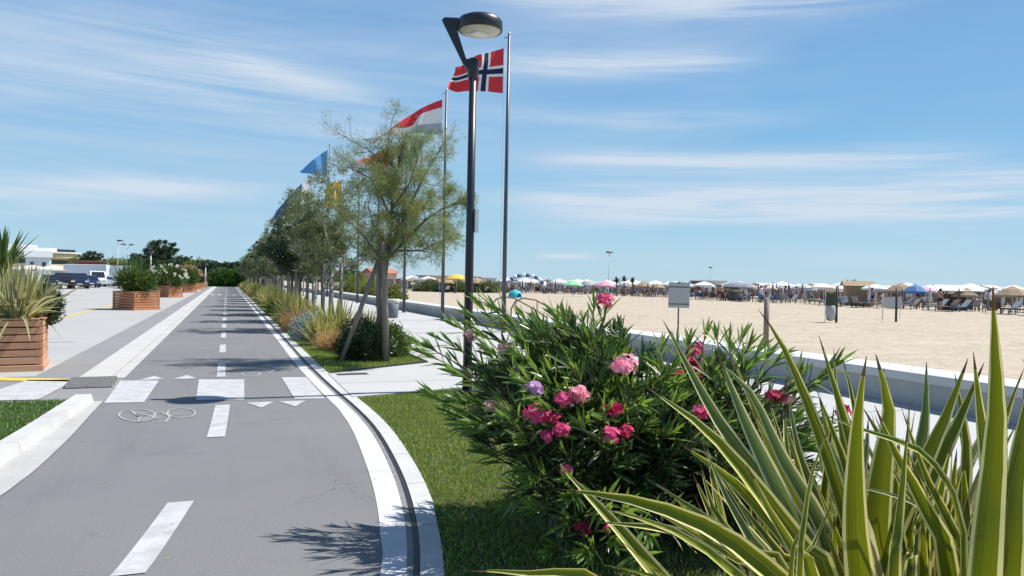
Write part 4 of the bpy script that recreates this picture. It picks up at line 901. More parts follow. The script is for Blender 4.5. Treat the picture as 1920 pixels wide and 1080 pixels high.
# (points in photo pixels tip..bottom, depth at tip, depth at bottom, width in m, which plant)
key = [([(1243, 600), (1345, 790), (1455, 945), (1530, 1080)], 2.0, 1.9, .050, 0, 1), ([(1212, 725), (1345, 830), (1505, 1035), (1545, 1090)], 1.75, 1.65, .058, 0, 0),
       ([(1345, 660), (1402, 800), (1480, 960), (1530, 1080)], 1.9, 1.8, .056, 0, 1), ([(1372, 668), (1440, 820), (1510, 960), (1560, 1080)], 2.0, 1.9, .040, 0, 0),
       ([(1422, 580), (1470, 655), (1532, 810), (1580, 960), (1610, 1080)], 1.8, 1.75, .044, 1, 0), ([(1313, 822), (1360, 930), (1405, 1010), (1450, 1090)], 1.7, 1.65, .036, 0, 1),
       ([(1205, 892), (1345, 985), (1420, 1040), (1480, 1090)], 1.7, 1.6, .030, 0, 0), ([(1045, 917), (1180, 936), (1315, 982), (1430, 1062), (1505, 1170)], 1.55, 1.6, .050, 0, 0),
       ([(1120, 950), (1260, 995), (1380, 1080), (1450, 1190)], 1.55, 1.55, .035, 0, 0), ([(880, 1070), (990, 1075), (1150, 1110)], 1.5, 1.6, .035, 0, 0),
       ([(1535, 628), (1578, 775), (1610, 900), (1630, 1080)], 1.8, 1.75, .042, 1, 0), ([(1563, 652), (1568, 740), (1590, 900), (1600, 1080)], 1.95, 1.85, .036, 1, 0),
       ([(1625, 668), (1612, 760), (1605, 900), (1615, 1080)], 1.45, 1.5, .064, 1, 0), ([(1642, 664), (1668, 770), (1655, 880), (1640, 1080)], 1.75, 1.7, .074, 1, 0),
       ([(1578, 668), (1600, 765), (1600, 900), (1620, 1080)], 2.0, 1.9, .044, 1, 0), ([(1737, 678), (1735, 770), (1722, 860), (1680, 1080)], 2.1, 2.0, .052, 1, 1),
       ([(1815, 672), (1768, 790), (1715, 900), (1650, 1080)], 1.8, 1.75, .062, 2, 0), ([(1825, 660), (1845, 830), (1862, 960), (1860, 1080)], 1.6, 1.6, .050, 2, 0),
       ([(1862, 537), (1868, 780), (1852, 960), (1840, 1090)], 1.30, 1.3, .058, 2, 0), ([(1920, 690), (1888, 770), (1850, 900), (1820, 1080)], 1.7, 1.7, .048, 2, 0),
       ([(1845, 680), (1793, 800), (1730, 930), (1690, 1080)], 1.9, 1.8, .055, 2, 0), ([(1702, 790), (1692, 900), (1680, 1000), (1672, 1090)], 1.4, 1.4, .040, 1, 0),
       ([(1536, 775), (1620, 808), (1720, 845), (1770, 905), (1790, 960), (1800, 1090)], 1.55, 1.5, .034, 2, 0), ([(1560, 790), (1525, 880), (1508, 980), (1500, 1090)], 1.5, 1.5, .020, 0, 0),
       ([(1935, 700), (1910, 830), (1880, 960), (1860, 1090)], 1.5, 1.45, .055, 2, 0), ([(1960, 640), (1935, 720), (1900, 900), (1885, 1090)], 1.5, 1.45, .06, 2, 0),
       ([(1440, 740), (1470, 850), (1520, 980), (1560, 1090)], 1.9, 1.8, .034, 0, 0), ([(1475, 720), (1495, 840), (1540, 970), (1570, 1090)], 2.0, 1.9, .034, 0, 1),
       ([(1790, 700), (1810, 830), (1800, 960), (1780, 1090)], 1.9, 1.8, .046, 2, 0), ([(1640, 760), (1680, 850), (1740, 960), (1780, 1090)], 1.6, 1.55, .05, 1, 0),
       ([(1690, 765), (1740, 900), (1790, 1000), (1800, 1090)], 1.7, 1.6, .03, 2, 0), ([(1400, 870), (1440, 950), (1490, 1030), (1530, 1100)], 1.6, 1.55, .045, 0, 0)]
cl = [A(1560, 1700, 2.0), A(1650, 1700, 1.9), A(1800, 1700, 1.75)]
for c in cl: c[2] = 0
labsF = ['variegated flax with cream edged leaves arching left over the oleander', 'variegated flax with broad upright leaves, middle of the foreground clump', 'variegated flax with the tallest leaf, at the right edge of the view']
rk = np.random.default_rng(3)
for (pts, dt, db, w, who, grey) in list(key):
    for c_ in range(0 if pts[0][1] < 560 else 2 if pts[0][0] > 1250 else 1):
        j = rk.normal()*38; sh = rk.uniform(.12, .45); bot = pts[-1]; dd = rk.uniform(.02, .35)
        np_ = [(bot[0]+rk.normal()*8+(p[0]-bot[0])*(1-sh*.6)+j*(1-.6*i/(len(pts)-1)), bot[1]+(p[1]-bot[1])*(1-sh)) for i, p in enumerate(pts)]
        key.append((np_, dt+dd, db+dd*.6, w*rk.uniform(.7, 1.05), who, 1 if rk.random() < .2 else (2 if rk.random() < .07 else 0)))
for pi in range(3):
    V, F, UV, V2, F2, UV2 = [], [], [], [], [], []; V3, F3, UV3 = [], [], []
    for pts, dt, db, w, who, grey in key:
        if who != pi: continue
        n = len(pts); P3 = [A(p[0], p[1], dt+(db-dt)*i/(n-1)) for i, p in enumerate(pts)][::-1]
        b = cl[pi]+np.array([rng.normal()*.08, rng.normal()*.06, 0]); lowp = P3[0]; midp = b*.45+lowp*.55; midp[2] = lowp[2]*.5
        bladepts([b, midp]+P3, w*1.1, rng, *((V3, F3, UV3) if grey == 2 else (V2, F2, UV2) if grey else (V, F, UV)), view)
    for k in range(78):                      # leaves between
        b = cl[pi]+np.array([rng.normal()*.12, rng.normal()*.10, 0]); a = rng.uniform(0, 2*PI); til = min(.75, abs(rng.normal())*.33)
        if (math.cos(a)*R0[0]+math.sin(a)*R0[1]) > 0 and pi == 0: til *= .6
        towards = -(math.cos(a)*Fv[0]+math.sin(a)*Fv[1])
        if towards > .2: til *= .3
        L = rng.uniform(.95, 1.32)*(1 if pi else .9); h_ = np.array([math.cos(a), math.sin(a), 0])
        p1 = b+np.array([0, 0, L*.45])+h_*L*.45*math.tan(til)*.6; p2 = b+np.array([0, 0, L*.45+L*.55*math.cos(til)])+h_*L*math.sin(til)*1.1
        p15 = (p1+p2)/2+np.array([0, 0, .03])
        bladepts([b, p1, p15, p2], rng.uniform(.034, .062), rng, *((V3, F3, UV3) if k % 11 == 5 else (V, F, UV)), unit(view*.8+rng.normal(size=3)*.6), tw=.8)
    t = thing('flax_plant', labsF[pi], 'plant', cl[pi], 0, 'foreground flax clumps')
    idx('leaves', np.array(V)-cl[pi], F, M['phorm'], t, UV)
    if V3: idx('withered_leaves', np.array(V3)-cl[pi], F3, M['phorm_dry'], t, UV3)
    if V2: idx('grey_green_leaves', np.array(V2)-cl[pi], F2, M['phorm_grey'], t, UV2)

# ------------------------------------------------------------------ small things on the paving
t = thing('drain_grate', 'dark slotted grate set flush in the pale landing right of the crosswalk', 'drain grate', (1.97, 12.50, .026), math.radians(4))
mb = MB(); mb.box((0, 0, .002), (.52, .22, .004)); mb.obj('frame', M['slot_conc'], t)
mb = MB()
for i in range(17): mb.box((-.235+i*.0293, 0, .006), (.012, .18, .006))
mb.obj('bars', M['slot'], t)
t = thing('rubber_ramp', 'dark rough ramp block bridging the left gutter at the crosswalk', 'ramp', (-1.82, 12.35, 0), math.radians(3))
prof = [(-.45, .005), (-.40, .03), (-.15, .055), (.15, .065), (.42, .055), (.47, .0)]
MB().extr(prof, -.30, .30).obj('ramp_body', simple('rough grey rubber', (.13, .13, .13), .95, .5, 30, bmp=1, bscale=40), t, bevel=.01)
t = thing('rubbish_bin', 'grey tapered rubbish bin with a pale liner standing on the promenade', 'bin', (6.45, 30.8, .02))
MB().lathe((0, 0, 0), [(0, 0), (.22, 0), (.235, .03), (.29, .74), (.27, .74), (.22, .1)], 24).obj('shell', M['greybin'], t, True)
MB().lathe((0, 0, .7), [(.295, -.06), (.31, .02), (.29, .09), (.2, .05)], 24).obj('liner', M['offwhite'], t, True)
for k, (bx, by, dz) in enumerate(((9.25, 24.2, 0), (9.25, 22.3, .0))):
    t = thing('handrail', ('farther', 'nearer')[k]+' of two arched steel handrails on the beach steps over the sea wall', 'handrail', (bx, by, .3), 0, 'handrails of the beach steps')
    pts = [(-.75, 0, -.25), (-.75, 0, .45), (-.62, 0, .68), (-.35, 0, .80), (.1, 0, .74), (.9, 0, .35), (1.6, 0, -.1), (1.7, 0, -.3)]
    MB().tube(pts, .024, 8).obj('rail', M['brown'], t, True); MB().tube([(.15, 0, -.25), (.15, 0, .70)], .02, 6).obj('post', M['brown'], t, True)

# ------------------------------------------------------------------ planters and their plants
def planter(label, loc, rz, s=1.15, h=.84, wood='box_wood'):
    t = thing('timber_planter', label, 'planter', (*loc, 0), rz, 'timber planters beside the path')
    n = 6
    for k in range(4):
        mb = MB()
        for i in range(n):
            z = .11+(i+.5)*(h-.11)/n
            c, si = math.cos(k*PI/2), math.sin(k*PI/2); off = s/2-.015; o_ = .012 if (i+k) % 2 else 0
            mb.box((si*off, -c*off, z), (s-.04-2*o_, .03, (h-.11)/n-.022), k*PI/2)
        mb.obj('slat_side', M[wood], t, bevel=.004)
    for a in (-1, 1):
        for b in (-1, 1): MB().box((a*(s/2-.06), b*(s/2-.06), h/2), (.07, .07, h-.04)).obj('corner_post', M[wood], t)
    MB().box((0, 0, .05), (s+.03, s+.03, .10)).obj('plinth', M[wood], t, bevel=.008)
    mb = MB()
    for k in range(4):
        c, si = math.cos(k*PI/2), math.sin(k*PI/2); mb.box((si*(s/2-.02), -c*(s/2-.02), h+.012), (s-.10, .09, .022), k*PI/2)
    mb.obj('top_rim', M[wood], t, bevel=.004)
    MB().box((0, 0, h-.06), (s-.1, s-.1, .06)).obj('soil', simple('planter soil', (.05, .035, .02), 1, .4, 20), t)
    return t
planter('orange timber planter at the left edge, nearest to the camera', (-3.42, 14.62), math.radians(7), 1.12, wood='box_wood_lit')
p2 = planter('square timber planter turned cornerwise by the yellow line, second from the camera', (-3.9, 38.5), math.radians(45), 1.42)
for i, (x, y, rz, lab) in enumerate(((-4.05, 60.8, 50, 'third timber planter with white flowering oleander in it'), (-3.7, 79, 40, 'fourth timber planter with salmon flowers above it'), (-3.6, 96, 45, 'far timber planter, fifth along the path'), (-3.5, 113, 45, 'farthest small timber planter near the end of the path'))):
    dup(p2, (x, y, 0), math.radians(rz), 1, lab)
PG = 'plants in the timber planters'
rng = np.random.default_rng(61)
t = thing('flax_plant', 'pale dry variegated flax drooping over the nearest timber planter', 'plant', (-3.22, 14.42, .8), 0, PG)
V, F, UV = blades(190, rng, (.6, 1.15), .045, .5, .95, .32, 10); idx('leaves', V, F, M['phorm_dry'], t, UV)
V, F, UV = blades(80, rng, (.6, 1.1), .045, .35, .4, .3, 8); idx('green_leaves', V, F, M['phorm_far'], t, UV)
t = thing('yucca', 'upright yucca with dark spiky leaves rising behind the dry flax', 'plant', (-3.52, 14.75, .8), 0, PG)
MB().tube([(0, 0, 0), (.02, 0, .85)], [.05, .04], 8).obj('stem', M['bark'], t, True)
V, F, UV = blades(60, rng, (.5, .85), .05, .42, .10, .03, 6); V[:, 2] += .82; idx('leaves', V, F, M['midleaf'], t, UV)
def shrub_fl(name, label, loc, r, n, mat, L, W, seed, flower=None, nf=30, fr=.05, grp_=PG):
    t = bush(name, label, loc, r, n, mat, L, W, seed=seed, clump=100, zc=.75, group=grp_)
    if flower:
        rg = np.random.default_rng(seed); P = []
        for k in range(nf):
            e = rdir(1, rg)[0]; e[2] = abs(e[2]); c = np.array([0, 0, r[2]*.75])+e*np.array(r)*rg.uniform(.95, 1.15)
            q = c+rdir(9, rg)*fr; fast('flower_cluster', leaves_at(q, rdir(9, rg), fr*1.2, fr*1.0, rg), 4, flower, t)
    return t
shrub_fl('leafy_shrub', 'dark leafy shrub spilling from the right side of the nearest planter', (-2.94, 14.85, .72), (.30, .36, .40), 3600, M['darkleaf'], .075, .026, 62)
shrub_fl('leafy_shrub', 'bushy green shrub in the second planter', (-3.9, 38.5, .75), (.95, .95, .62), 8000, M['midleaf'], .12, .04, 63, M['dune'], 20, .05)
t = thing('flax_plant', 'spiky green plant rising out of the second planter', 'plant', (-4.0, 38.7, .8), 0, PG)
V, F, UV = blades(190, rng, (.8, 1.9), .06, .42, .3, .5, 6); idx('leaves', V, F, M['midleaf'], t, UV)
shrub_fl('oleander_shrub', 'white flowering oleander in the third planter', (-4.1, 60.8, .75), (1.35, 1.2, .95), 6000, M['midleaf'], .16, .06, 64, M['petal_white'], 55, .07)
shrub_fl('oleander_shrub', 'salmon flowering oleander in the fourth planter', (-3.7, 79, .75), (1.3, 1.3, 1.05), 5000, M['midleaf'], .18, .07, 65, M['petal_salmon'], 40, .09)
shrub_fl('oleander_shrub', 'reddish shrub in the fifth planter', (-3.6, 96, .75), (1.2, 1.2, .9), 3000, M['redbrown'], .2, .09, 66, M['petal_salmon'], 30, .1)
shrub_fl('oleander_shrub', 'small green shrub in the farthest planter', (-3.5, 113, .75), (1.1, 1.1, .8), 2500, M['darkleaf'], .2, .09, 67)

# ------------------------------------------------------------------ far lamps
lamp = [o for o in bpy.data.objects if o.name == 'street_lamp'][0]
dup(lamp, (3.35, 44, 0), 0, 1, 'dark street lamp head showing above the middle of the tree row')
dup(lamp, (3.4, 78, 0), 0, 1, 'distant dark street lamp further along the tree row')
def far_lamp(name, label, px, pb, D, ytop, heads, r=.08, mat='pole_pale'):
    p = A(px, pb, D); t = thing(name, label, 'street lamp', (p[0], p[1], 0), YAW)
    zt = A(px, ytop, D)[2]
    MB().tube([(0, 0, 0), (0, 0, zt)], [r, r*.7], 8).obj('pole', M[mat], t, True)
    for k, (dx, dz) in enumerate(heads):
        MB().tube([(0, 0, zt), (dx*.6, 0, zt+dz*.6), (dx, 0, zt+dz)], .035, 5).obj('arm', M[mat], t)
        MB().lathe((dx, 0, zt+dz), [(0, -.08), (.28, -.06), (.32, .02), (.2, .10), (0, .14)], 12, sx=1.3).obj('lamp_head', M['lamp_black'], t, True)
far_lamp('lamp_post', 'thin white lamp post left of the second planter above the parked cars', 220, 540, 95, 452, [(.25, .05)], .05)
far_lamp('lamp_post', 'grey lamp post with two dark heads side by side', 238, 535, 110, 465, [(-.55, .5), (.55, .5)], .04)
far_lamp('lamp_post', 'white lamp post in front of the big umbrella pine', 282, 540, 85, 474, [(.0, .05)], .09)
far_lamp('lamp_post', 'short white lamp post beside the far planters', 385, 538, 95, 497, [(.0, .05)], .09)
far_lamp('lamp_post', 'tall white lamp post standing among the beach umbrellas', 1141, 545, 92, 474, [(-.18, .05), (.18, .05)], .06)
far_lamp('lamp_post', 'white lamp post behind the beach cabin', 1331, 560, 130, 502, [(.0, .05)], .06)

# ------------------------------------------------------------------ far trees, hedges and shrubs
FG = 'far trees behind the parking'
pineA = crown_tree('pine_tree', 'big round topped umbrella pine, highest tree on the left', 71, 10.2, 4.0, M['pineleaf'], 16000, .42, .2, 4.6, M['bark'], FG)
def put(root, px, ytop, D, h0, lab=None, first=False, rz=0, sx=1):
    p = A(px, 520, D); zt = A(px, ytop, D)[2]; s = zt/h0
    if first: place(root, (p[0], p[1], 0), rz, (s*sx, s*sx, s)); return root
    return dup(root, (p[0], p[1], 0), rz, (s*sx, s*sx, s), lab, FG)
put(pineA, 303, 453, 150, 10.2, first=True)
br = crown_tree('broadleaf_tree', 'dark green tree left of the umbrella pine', 72, 7.5, 3.4, M['pineleaf'], 9000, .42, .22, 2.2, M['bark'], FG)
put(br, 262, 478, 150, 7.5, first=True)
bg_ = crown_tree('broadleaf_tree', 'yellowish green tree behind the white tents', 73, 6.5, 3.6, M['dune'], 8000, .42, .22, 1.6, M['bark'], FG)
put(bg_, 208, 486, 165, 6.5, first=True)
put(pineA, 174, 473, 170, 10.2, 'dark pine right of the cream hotel', rz=1)
put(bg_, 150, 484, 175, 6.5, 'low yellow green tree beside the cream hotel', rz=2)
put(bg_, 232, 488, 160, 6.5, 'low tree between the white lamp posts', rz=3, sx=1.3)
put(br, 345, 482, 160, 7.5, 'dark tree right of the umbrella pine', rz=1.2)
put(br, 278, 486, 140, 7.5, 'tree below the left side of the umbrella pine', rz=1.8, sx=1.3)
put(br, 322, 488, 138, 7.5, 'tree below the right side of the umbrella pine', rz=2.9, sx=1.4)
put(bg_, 366, 488, 150, 6.5, 'green tree behind the far planters', rz=.4, sx=1.2)
put(br, 388, 490, 150, 7.5, 'rounded dark tree left of the end of the path', rz=2.2, sx=1.3)
put(br, 412, 493, 148, 7.5, 'dark tree straight above the end of the path', rz=.8, sx=1.5)
put(br, 436, 492, 150, 7.5, 'dark tree right of the end of the path', rz=4.0, sx=1.5)
put(br, 460, 494, 155, 7.5, 'dark tree behind the far end of the bed row', rz=5.0, sx=1.5)
for i, (px, yt) in enumerate(((490, 500), (520, 502), (548, 505), (575, 506), (602, 508), (630, 507), (655, 506), (682, 510))): put((br, bg_)[i % 2], px, yt, 150+8*(i % 3), (7.5, 6.5)[i % 2], 'tree in the low green wood beyond the promenade', rz=i, sx=1.5)
bush('hedge', 'dense bright green hedge closing the far end of the path', (.0, 129, 0), (3.6, 1.2, 2.1), 12000, M['hedgeleaf'], .28, .14, 'hedge', seed=81, clump=140)
bush('hedge', 'low green hedge at the far end of the path, left part', (-5.5, 131, 0), (3.4, 1.2, 1.9), 8000, M['midleaf'], .28, .14, 'hedge', seed=82, clump=120)
bush('hedge', 'low green hedge at the far end of the bed row', (5.2, 131, 0), (3.2, 1.2, 2.2), 8000, M['midleaf'], .28, .14, 'hedge', seed=83, clump=120)
for i, (px, pb, D, hw, h_, lab) in enumerate(((742, 560, 44, .75, 1.5, 'yellow green shrub just behind the sea wall right of the stakes'), (700, 553, 62, 1.9, 1.9, 'rounded dune shrub left of the stakes behind the sea wall'), (672, 553, 70, 1.8, 2.4, 'green dune shrub between two flagpoles'), (640, 550, 80, 2.4, 2.8, 'dark dune shrub furthest left behind the sea wall'))):
    p = A(px, pb, D); bush('dune_shrub', lab, (p[0], p[1], 0), (hw, hw, h_*.6), 5000, M['dune'] if i != 3 else M['midleaf'], .13+.02*i, .07, seed=90+i, clump=100, group='dune shrubs behind the sea wall')
for i, (px, lab) in enumerate(((805, 'long dark beach hedge, left part beside the second flagpole'), (858, 'dark beach hedge behind the yellow parasol'), (912, 'right end of the dark beach hedge beside the street lamp'))):
    p = A(px, 548, 104); bush('beach_hedge', lab, (p[0], p[1], 0), (2.6, 1.2, 1.25), 6500, M['olive'], .2, .1, 'hedge', seed=95+i, clump=130, group='dark hedge on the beach')

# ------------------------------------------------------------------ hotel and tents on the left
def bx(mb, *a, **k): mb.box(*a, **k); return mb
p = A(80, 520, 185); t = thing('hotel_building', 'cream hotel with a long curved white roof and balcony bands', 'building', (p[0]-1, p[1], 0), YAW)
def arc(z0, z1, r0, r1, a0=-.55, a1=.45, n=14, R=20, x0=0):
    pin = []; pout = []
    for i in range(n+1):
        a = a0+(a1-a0)*i/n; pout.append((x0+math.sin(a)*(R+r1), R-math.cos(a)*(R+r1))); pin.append((x0+math.sin(a)*(R+r0), R-math.cos(a)*(R+r0)))
    return MB().prism(pout+pin[::-1], z0, z1)
arc(0, 6.6, -8, 0).obj('wall', M['cream_wall'], t)
for z in (3.0, 5.7):
    arc(z-.12, z+.9, 0, 1.2).obj('balcony', M['cream_wall'], t); arc(z+.95, z+2.0, .02, .12, -.53, .43).obj('window_band', M['glass'], t)
rf = arc(6.65, 7.0, -9, 1.6, -.58, .48); rf.obj('roof', M['white'], t)
arc(7.05, 7.9, -7, .2, -.5, .2).obj('roof', M['white'], t); arc(7.95, 8.6, -6, -1.2, -.35, .0).obj('roof', M['white'], t)
p = A(72, 520, 150); t = thing('gabled_house', 'small white gabled house in front of the curved hotel', 'building', (p[0], p[1], 0), YAW-.2)
MB().box((0, 0, 2.4), (4.2, 5, 4.8)).obj('wall', M['white'], t)
MB().extr([(-2.8, 4.75), (2.8, 4.75), (0, 6.1)], -2.4, 2.4).obj('roof', M['greypanel'], t)
for x in (-1.0, 1.0):
    f_ = MB().box((x, -2.51, 3.3), (.8, .06, 1.1)).obj('window', M['white'], t); MB().box((x, -2.56, 3.3), (.64, .05, .94)).obj('pane', M['glass'], f_)
def gazebo(label, loc, rz, w_, h0, h1, name='gazebo', grp_=None, mat='offwhite'):
    t = thing(name, label, 'gazebo', loc, rz, grp_)
    for a in (-1, 1):
        for b in (-1, 1): MB().tube([(a*w_*.46, b*w_*.46, 0), (a*w_*.46, b*w_*.46, h0)], .05, 6).obj('post', M['white'], t)
    mb = MB(); s = w_/2; mb.add([(-s, -s, h0), (s, -s, h0), (s, s, h0), (-s, s, h0), (0, 0, h1)], [(0, 1, 4), (1, 2, 4), (2, 3, 4), (3, 0, 4)]); mb.box((0, 0, h0-.12), (w_, w_, .24)); mb.obj('roof', M[mat], t)
    return t
for i, (px, D, w_, lab) in enumerate(((100, 118, 6, 'white marquee behind the dark blue car'), (140, 125, 7, 'long white marquee roof behind the vans'), (192, 120, 4.5, 'white marquee right of the vans'), (60, 118, 6, 'white marquee behind the nearest planter plants'))):
    p = A(px, 520, D); gazebo(lab, (p[0], p[1], 0), YAW+.1, w_, 2.2, 2.9, 'marquee', 'white marquees behind the cars')
p = A(168, 520, 135); t = thing('beach_kiosk', 'low rust red kiosk under the dark pine', 'kiosk', (p[0], p[1], 0), YAW)
MB().box((0, 0, 1.9), (4.2, 3, 3.8)).obj('wall', M['rust_red'], t); MB().box((0, 0, 3.9), (4.8, 3.6, .2)).obj('roof', M['brown'], t)
p = A(712, 525, 150); t = thing('beach_house', 'pink plastered beach house with a low terracotta roof', 'building', (p[0], p[1], 0), YAW)
MB().box((0, 0, 1.5), (5.5, 4, 3.0)).obj('wall', M['pinkwall'], t); MB().extr([(-2.4, 2.95), (2.4, 2.95), (0, 3.9)], -3.1, 3.1).obj('roof', M['terracotta'], t)
p = A(880, 530, 140); t = thing('beach_house', 'low tan beach building behind the dark hedge', 'building', (p[0]-4, p[1], 0), YAW)
MB().box((0, 0, 1.2), (11, 4, 2.4)).obj('wall', M['pinkwall'], t); MB().box((0, 0, 2.5), (11.6, 4.6, .16)).obj('roof', M['straw_roof'], t)
p = A(909, 530, 120); t = thing('white_cabin', 'plain white cabin between the lamp and the nearest flagpole', 'cabin', (p[0], p[1], 0), YAW)
MB().box((0, 0, 1.1), (2.6, 2.5, 2.2)).obj('wall', M['white'], t); MB().box((0, 0, 2.25), (2.9, 2.8, .1)).obj('roof', M['offwhite'], t); MB().box((0, -1.26, 1.3), (.8, .05, .6)).obj('window', M['glass'], t)

# ------------------------------------------------------------------ parked vehicles
def car(label, loc, rz, paint, kind='car', name='parked_car'):
    t = thing(name, label, 'van' if kind == 'van' else 'camper' if kind == 'camper' else 'car', loc, rz, 'vehicles parked on the left')
    if kind == 'car': L, Wd = 4.3, 1.78; body = [(-2.15, .28), (-2.17, .62), (-2.05, .80), (-1.25, .92), (-.55, 1.0), (1.95, .98), (2.12, .85), (2.15, .30)]; cab = [(-1.05, .93), (-.35, 1.44), (1.25, 1.48), (1.95, .97)]
    elif kind == 'suv': L, Wd = 4.6, 1.88; body = [(-2.3, .34), (-2.32, .80), (-2.2, 1.0), (-1.25, 1.12), (2.1, 1.12), (2.26, .9), (2.28, .36)]; cab = [(-1.1, 1.12), (-.45, 1.68), (1.75, 1.72), (2.15, 1.11)]
    elif kind == 'van': L, Wd = 4.9, 1.95; body = [(-2.45, .32), (-2.47, .85), (-2.3, 1.1), (2.4, 1.15), (2.45, .34)]; cab = [(-2.2, 1.1), (-1.45, 1.95), (2.3, 2.05), (2.4, 1.14)]
    else: L, Wd = 6.2, 2.2; body = [(-3.1, .35), (-3.12, .9), (-2.9, 1.2), (-2.3, 1.25), (3.1, 1.25), (3.1, .4)]; cab = [(-2.7, 1.22), (-2.0, 2.0), (-2.5, 2.3), (-2.3, 2.95), (3.08, 3.0), (3.09, 1.24)]
    def ex(prof, w0, w1=None):
        n = len(prof); w1 = w1 or w0; zs_ = [p_[1] for p_ in prof]; z0, z1 = min(zs_), max(zs_)
        hw = [w0+(w1-w0)*(p_[1]-z0)/(z1-z0) for p_ in prof]
        mb = MB(); mb.add([(p_[0], -h_/2, p_[1]) for p_, h_ in zip(prof, hw)]+[(p_[0], h_/2, p_[1]) for p_, h_ in zip(prof, hw)], [tuple(range(n)), tuple(range(2*n-1, n-1, -1))]+[(i, n+i, n+(i+1) % n, (i+1) % n) for i in range(n)]); return mb
    ex(body, Wd).obj('body', M[paint], t, bevel=.06)
    ex(cab, Wd-.06, Wd-.36 if kind in ('car', 'suv') else Wd-.16).obj('cabin', M[paint], t, bevel=.05)
    zc = cab[0][1]; zt = max(p_[1] for p_ in cab)
    if kind != 'camper':
        g = MB()
        for sgn in (-1, 1):
            x0, x1 = cab[0][0]+.35, cab[-1][0]-.35; w0 = (Wd-.06)/2+.012; w1 = (Wd-(.36 if kind in ('car', 'suv') else .16))/2+.02
            g.add([(x0, sgn*w0, zc+.05), (x1, sgn*w0, zc+.05), (x1-.25, sgn*(w1+.02), zt-.1), (x0+.5, sgn*(w1+.02), zt-.1)], [(0, 1, 2, 3)])
        g.obj('side_windows', M['glass'], t)
    a_, b_ = cab[0], cab[1]; w = Wd/2-.17
    MB().add([(a_[0]-.012+.05, -w, a_[1]+.05), (a_[0]-.012+.05, w, a_[1]+.05), (b_[0]-.04, w-.1, b_[1]-.04), (b_[0]-.04, -w+.1, b_[1]-.04)], [(0, 1, 2, 3)]).obj('windscreen', M['glass'], t)
    for sx in (-1, 1):
        for sy in (-1, 1):
            wh = MB().tube([(sx*L*.31, sy*(Wd/2-.2), .32), (sx*L*.31, sy*(Wd/2+.01), .32)], .32, 16).obj('wheel', M['tyre'], t)
            MB().tube([(sx*L*.31, sy*(Wd/2), .32), (sx*L*.31, sy*(Wd/2+.025), .32)], .19, 12).obj('rim', M['car_silver'], wh)
    for sy in (-1, 1):
        MB().box((-L/2-.005, sy*(Wd/2-.25), body[1][1]+.02), (.05, .32, .14)).obj('headlight', M['white'], t); MB().box((L/2-.02, sy*(Wd/2-.18), body[1][1]+.1), (.05, .2, .2)).obj('tail_light', M['lens_red'], t)
    MB().box((-L/2-.02, 0, .52), (.04, .5, .11)).obj('number_plate', M['white'], t)
    return t
for px, pb, rz, paint, kind, lab in ((118, 541, -60, 'car_black', 'suv', 'black car parked leftmost behind the nearest planter shrub'), (146, 541, -62, 'car_blue', 'suv', 'large dark blue car, nearest in the parked line'), (168, 539, -60, 'car_blue', 'car', 'small blue car between the dark blue car and the white van'),
        (182, 537, -64, 'car_white', 'van', 'white van in the middle of the parked line'), (200, 537, -62, 'car_silver', 'car', 'silver car with dark windows right of the white van'), (214, 536, -60, 'car_black', 'car', 'dark car beside the thin white lamp post'), (95, 541, -60, 'car_black', 'car', 'black car mostly hidden by the planter shrub')):
    p = G(px, pb); car(lab, (p[0], p[1], 0), math.radians(rz+165), paint, kind)
p = G(158, 534.5); car('long white camper behind the blue and silver cars', (p[0], p[1], 0), math.radians(-5), 'car_white', 'camper', 'camper_van')
p = G(208, 533.8); car('second white camper behind the dark car, right end of the line', (p[0], p[1], 0), math.radians(-12), 'car_white', 'camper', 'camper_van')

# ------------------------------------------------------------------ beach furniture
def gz(x, y): return .06
p = A(1273, 560, 21); t = thing('notice_board', 'grey blank back of a notice board on a thin post behind the sea wall', 'sign', (p[0], p[1], 0), -YAW)
MB().tube([(0, .03, 0), (0, .03, 1.2)], .022, 8).obj('post', M['pole_grey'], t)
MB().box((0, 0, 1.335), (.60, .02, .72)).obj('panel', M['greypanel'], t, bevel=.008)
MB().box((0, -.014, 1.56), (.58, .006, .03)).obj('bracket', M['pole_grey'], t); MB().box((0, -.014, 1.08), (.58, .006, .03)).obj('bracket', M['pole_grey'], t); MB().box((0, -.018, 1.68), (.05, .01, .05)).obj('clamp', M['pole_grey'], t)
p = A(1437, 600, 19); t = thing('timber_post', 'brown round timber post standing just behind the sea wall', 'post', (p[0], p[1], 0)); MB().tube([(0, 0, 0), (0, 0, 1.30)], [.07, .066], 12).obj('post', M['stake_wood'], t, True); MB().lathe((0, 0, 1.30), [(.066, 0), (.05, .02), (0, .025)], 12).obj('post_cap', M['stake_wood'], t)
for px, pb, D, lab in ((1568, 600, 34, 'dark timber post with the green and grey litter bag beside it'), (1680, 600, 36, 'dark timber post in front of the grey board on the sand')):
    p = A(px, pb, D); t = thing('timber_post', lab, 'post', (p[0], p[1], 0)); MB().tube([(0, 0, 0), (0, 0, 1.66)], [.055, .05], 10).obj('post', M['darkframe'], t, True); MB().lathe((0, 0, 1.66), [(.05, 0), (0, .03)], 10).obj('post_cap', M['darkframe'], t)
p = A(1557, 600, 34); t = thing('litter_bag_frame', 'litter bag frame with dark green hood and hanging pale grey bag', 'litter frame', (p[0], p[1], 0), -.3)
for x in (-.26, .26): MB().tube([(x, 0, 0), (x, 0, 1.5)], .015, 5).obj('leg', M['white'], t)
MB().box((.0, 0, 1.12), (.46, .3, .62), top=.8).obj('hood', M['darkgreen_c'], t, bevel=.06); MB().lathe((0, 0, .12), [(0, 0), (.18, .05), (.22, .4), (.2, .7), (.16, .72)], 12).obj('bag', M['greypanel'], t, True)
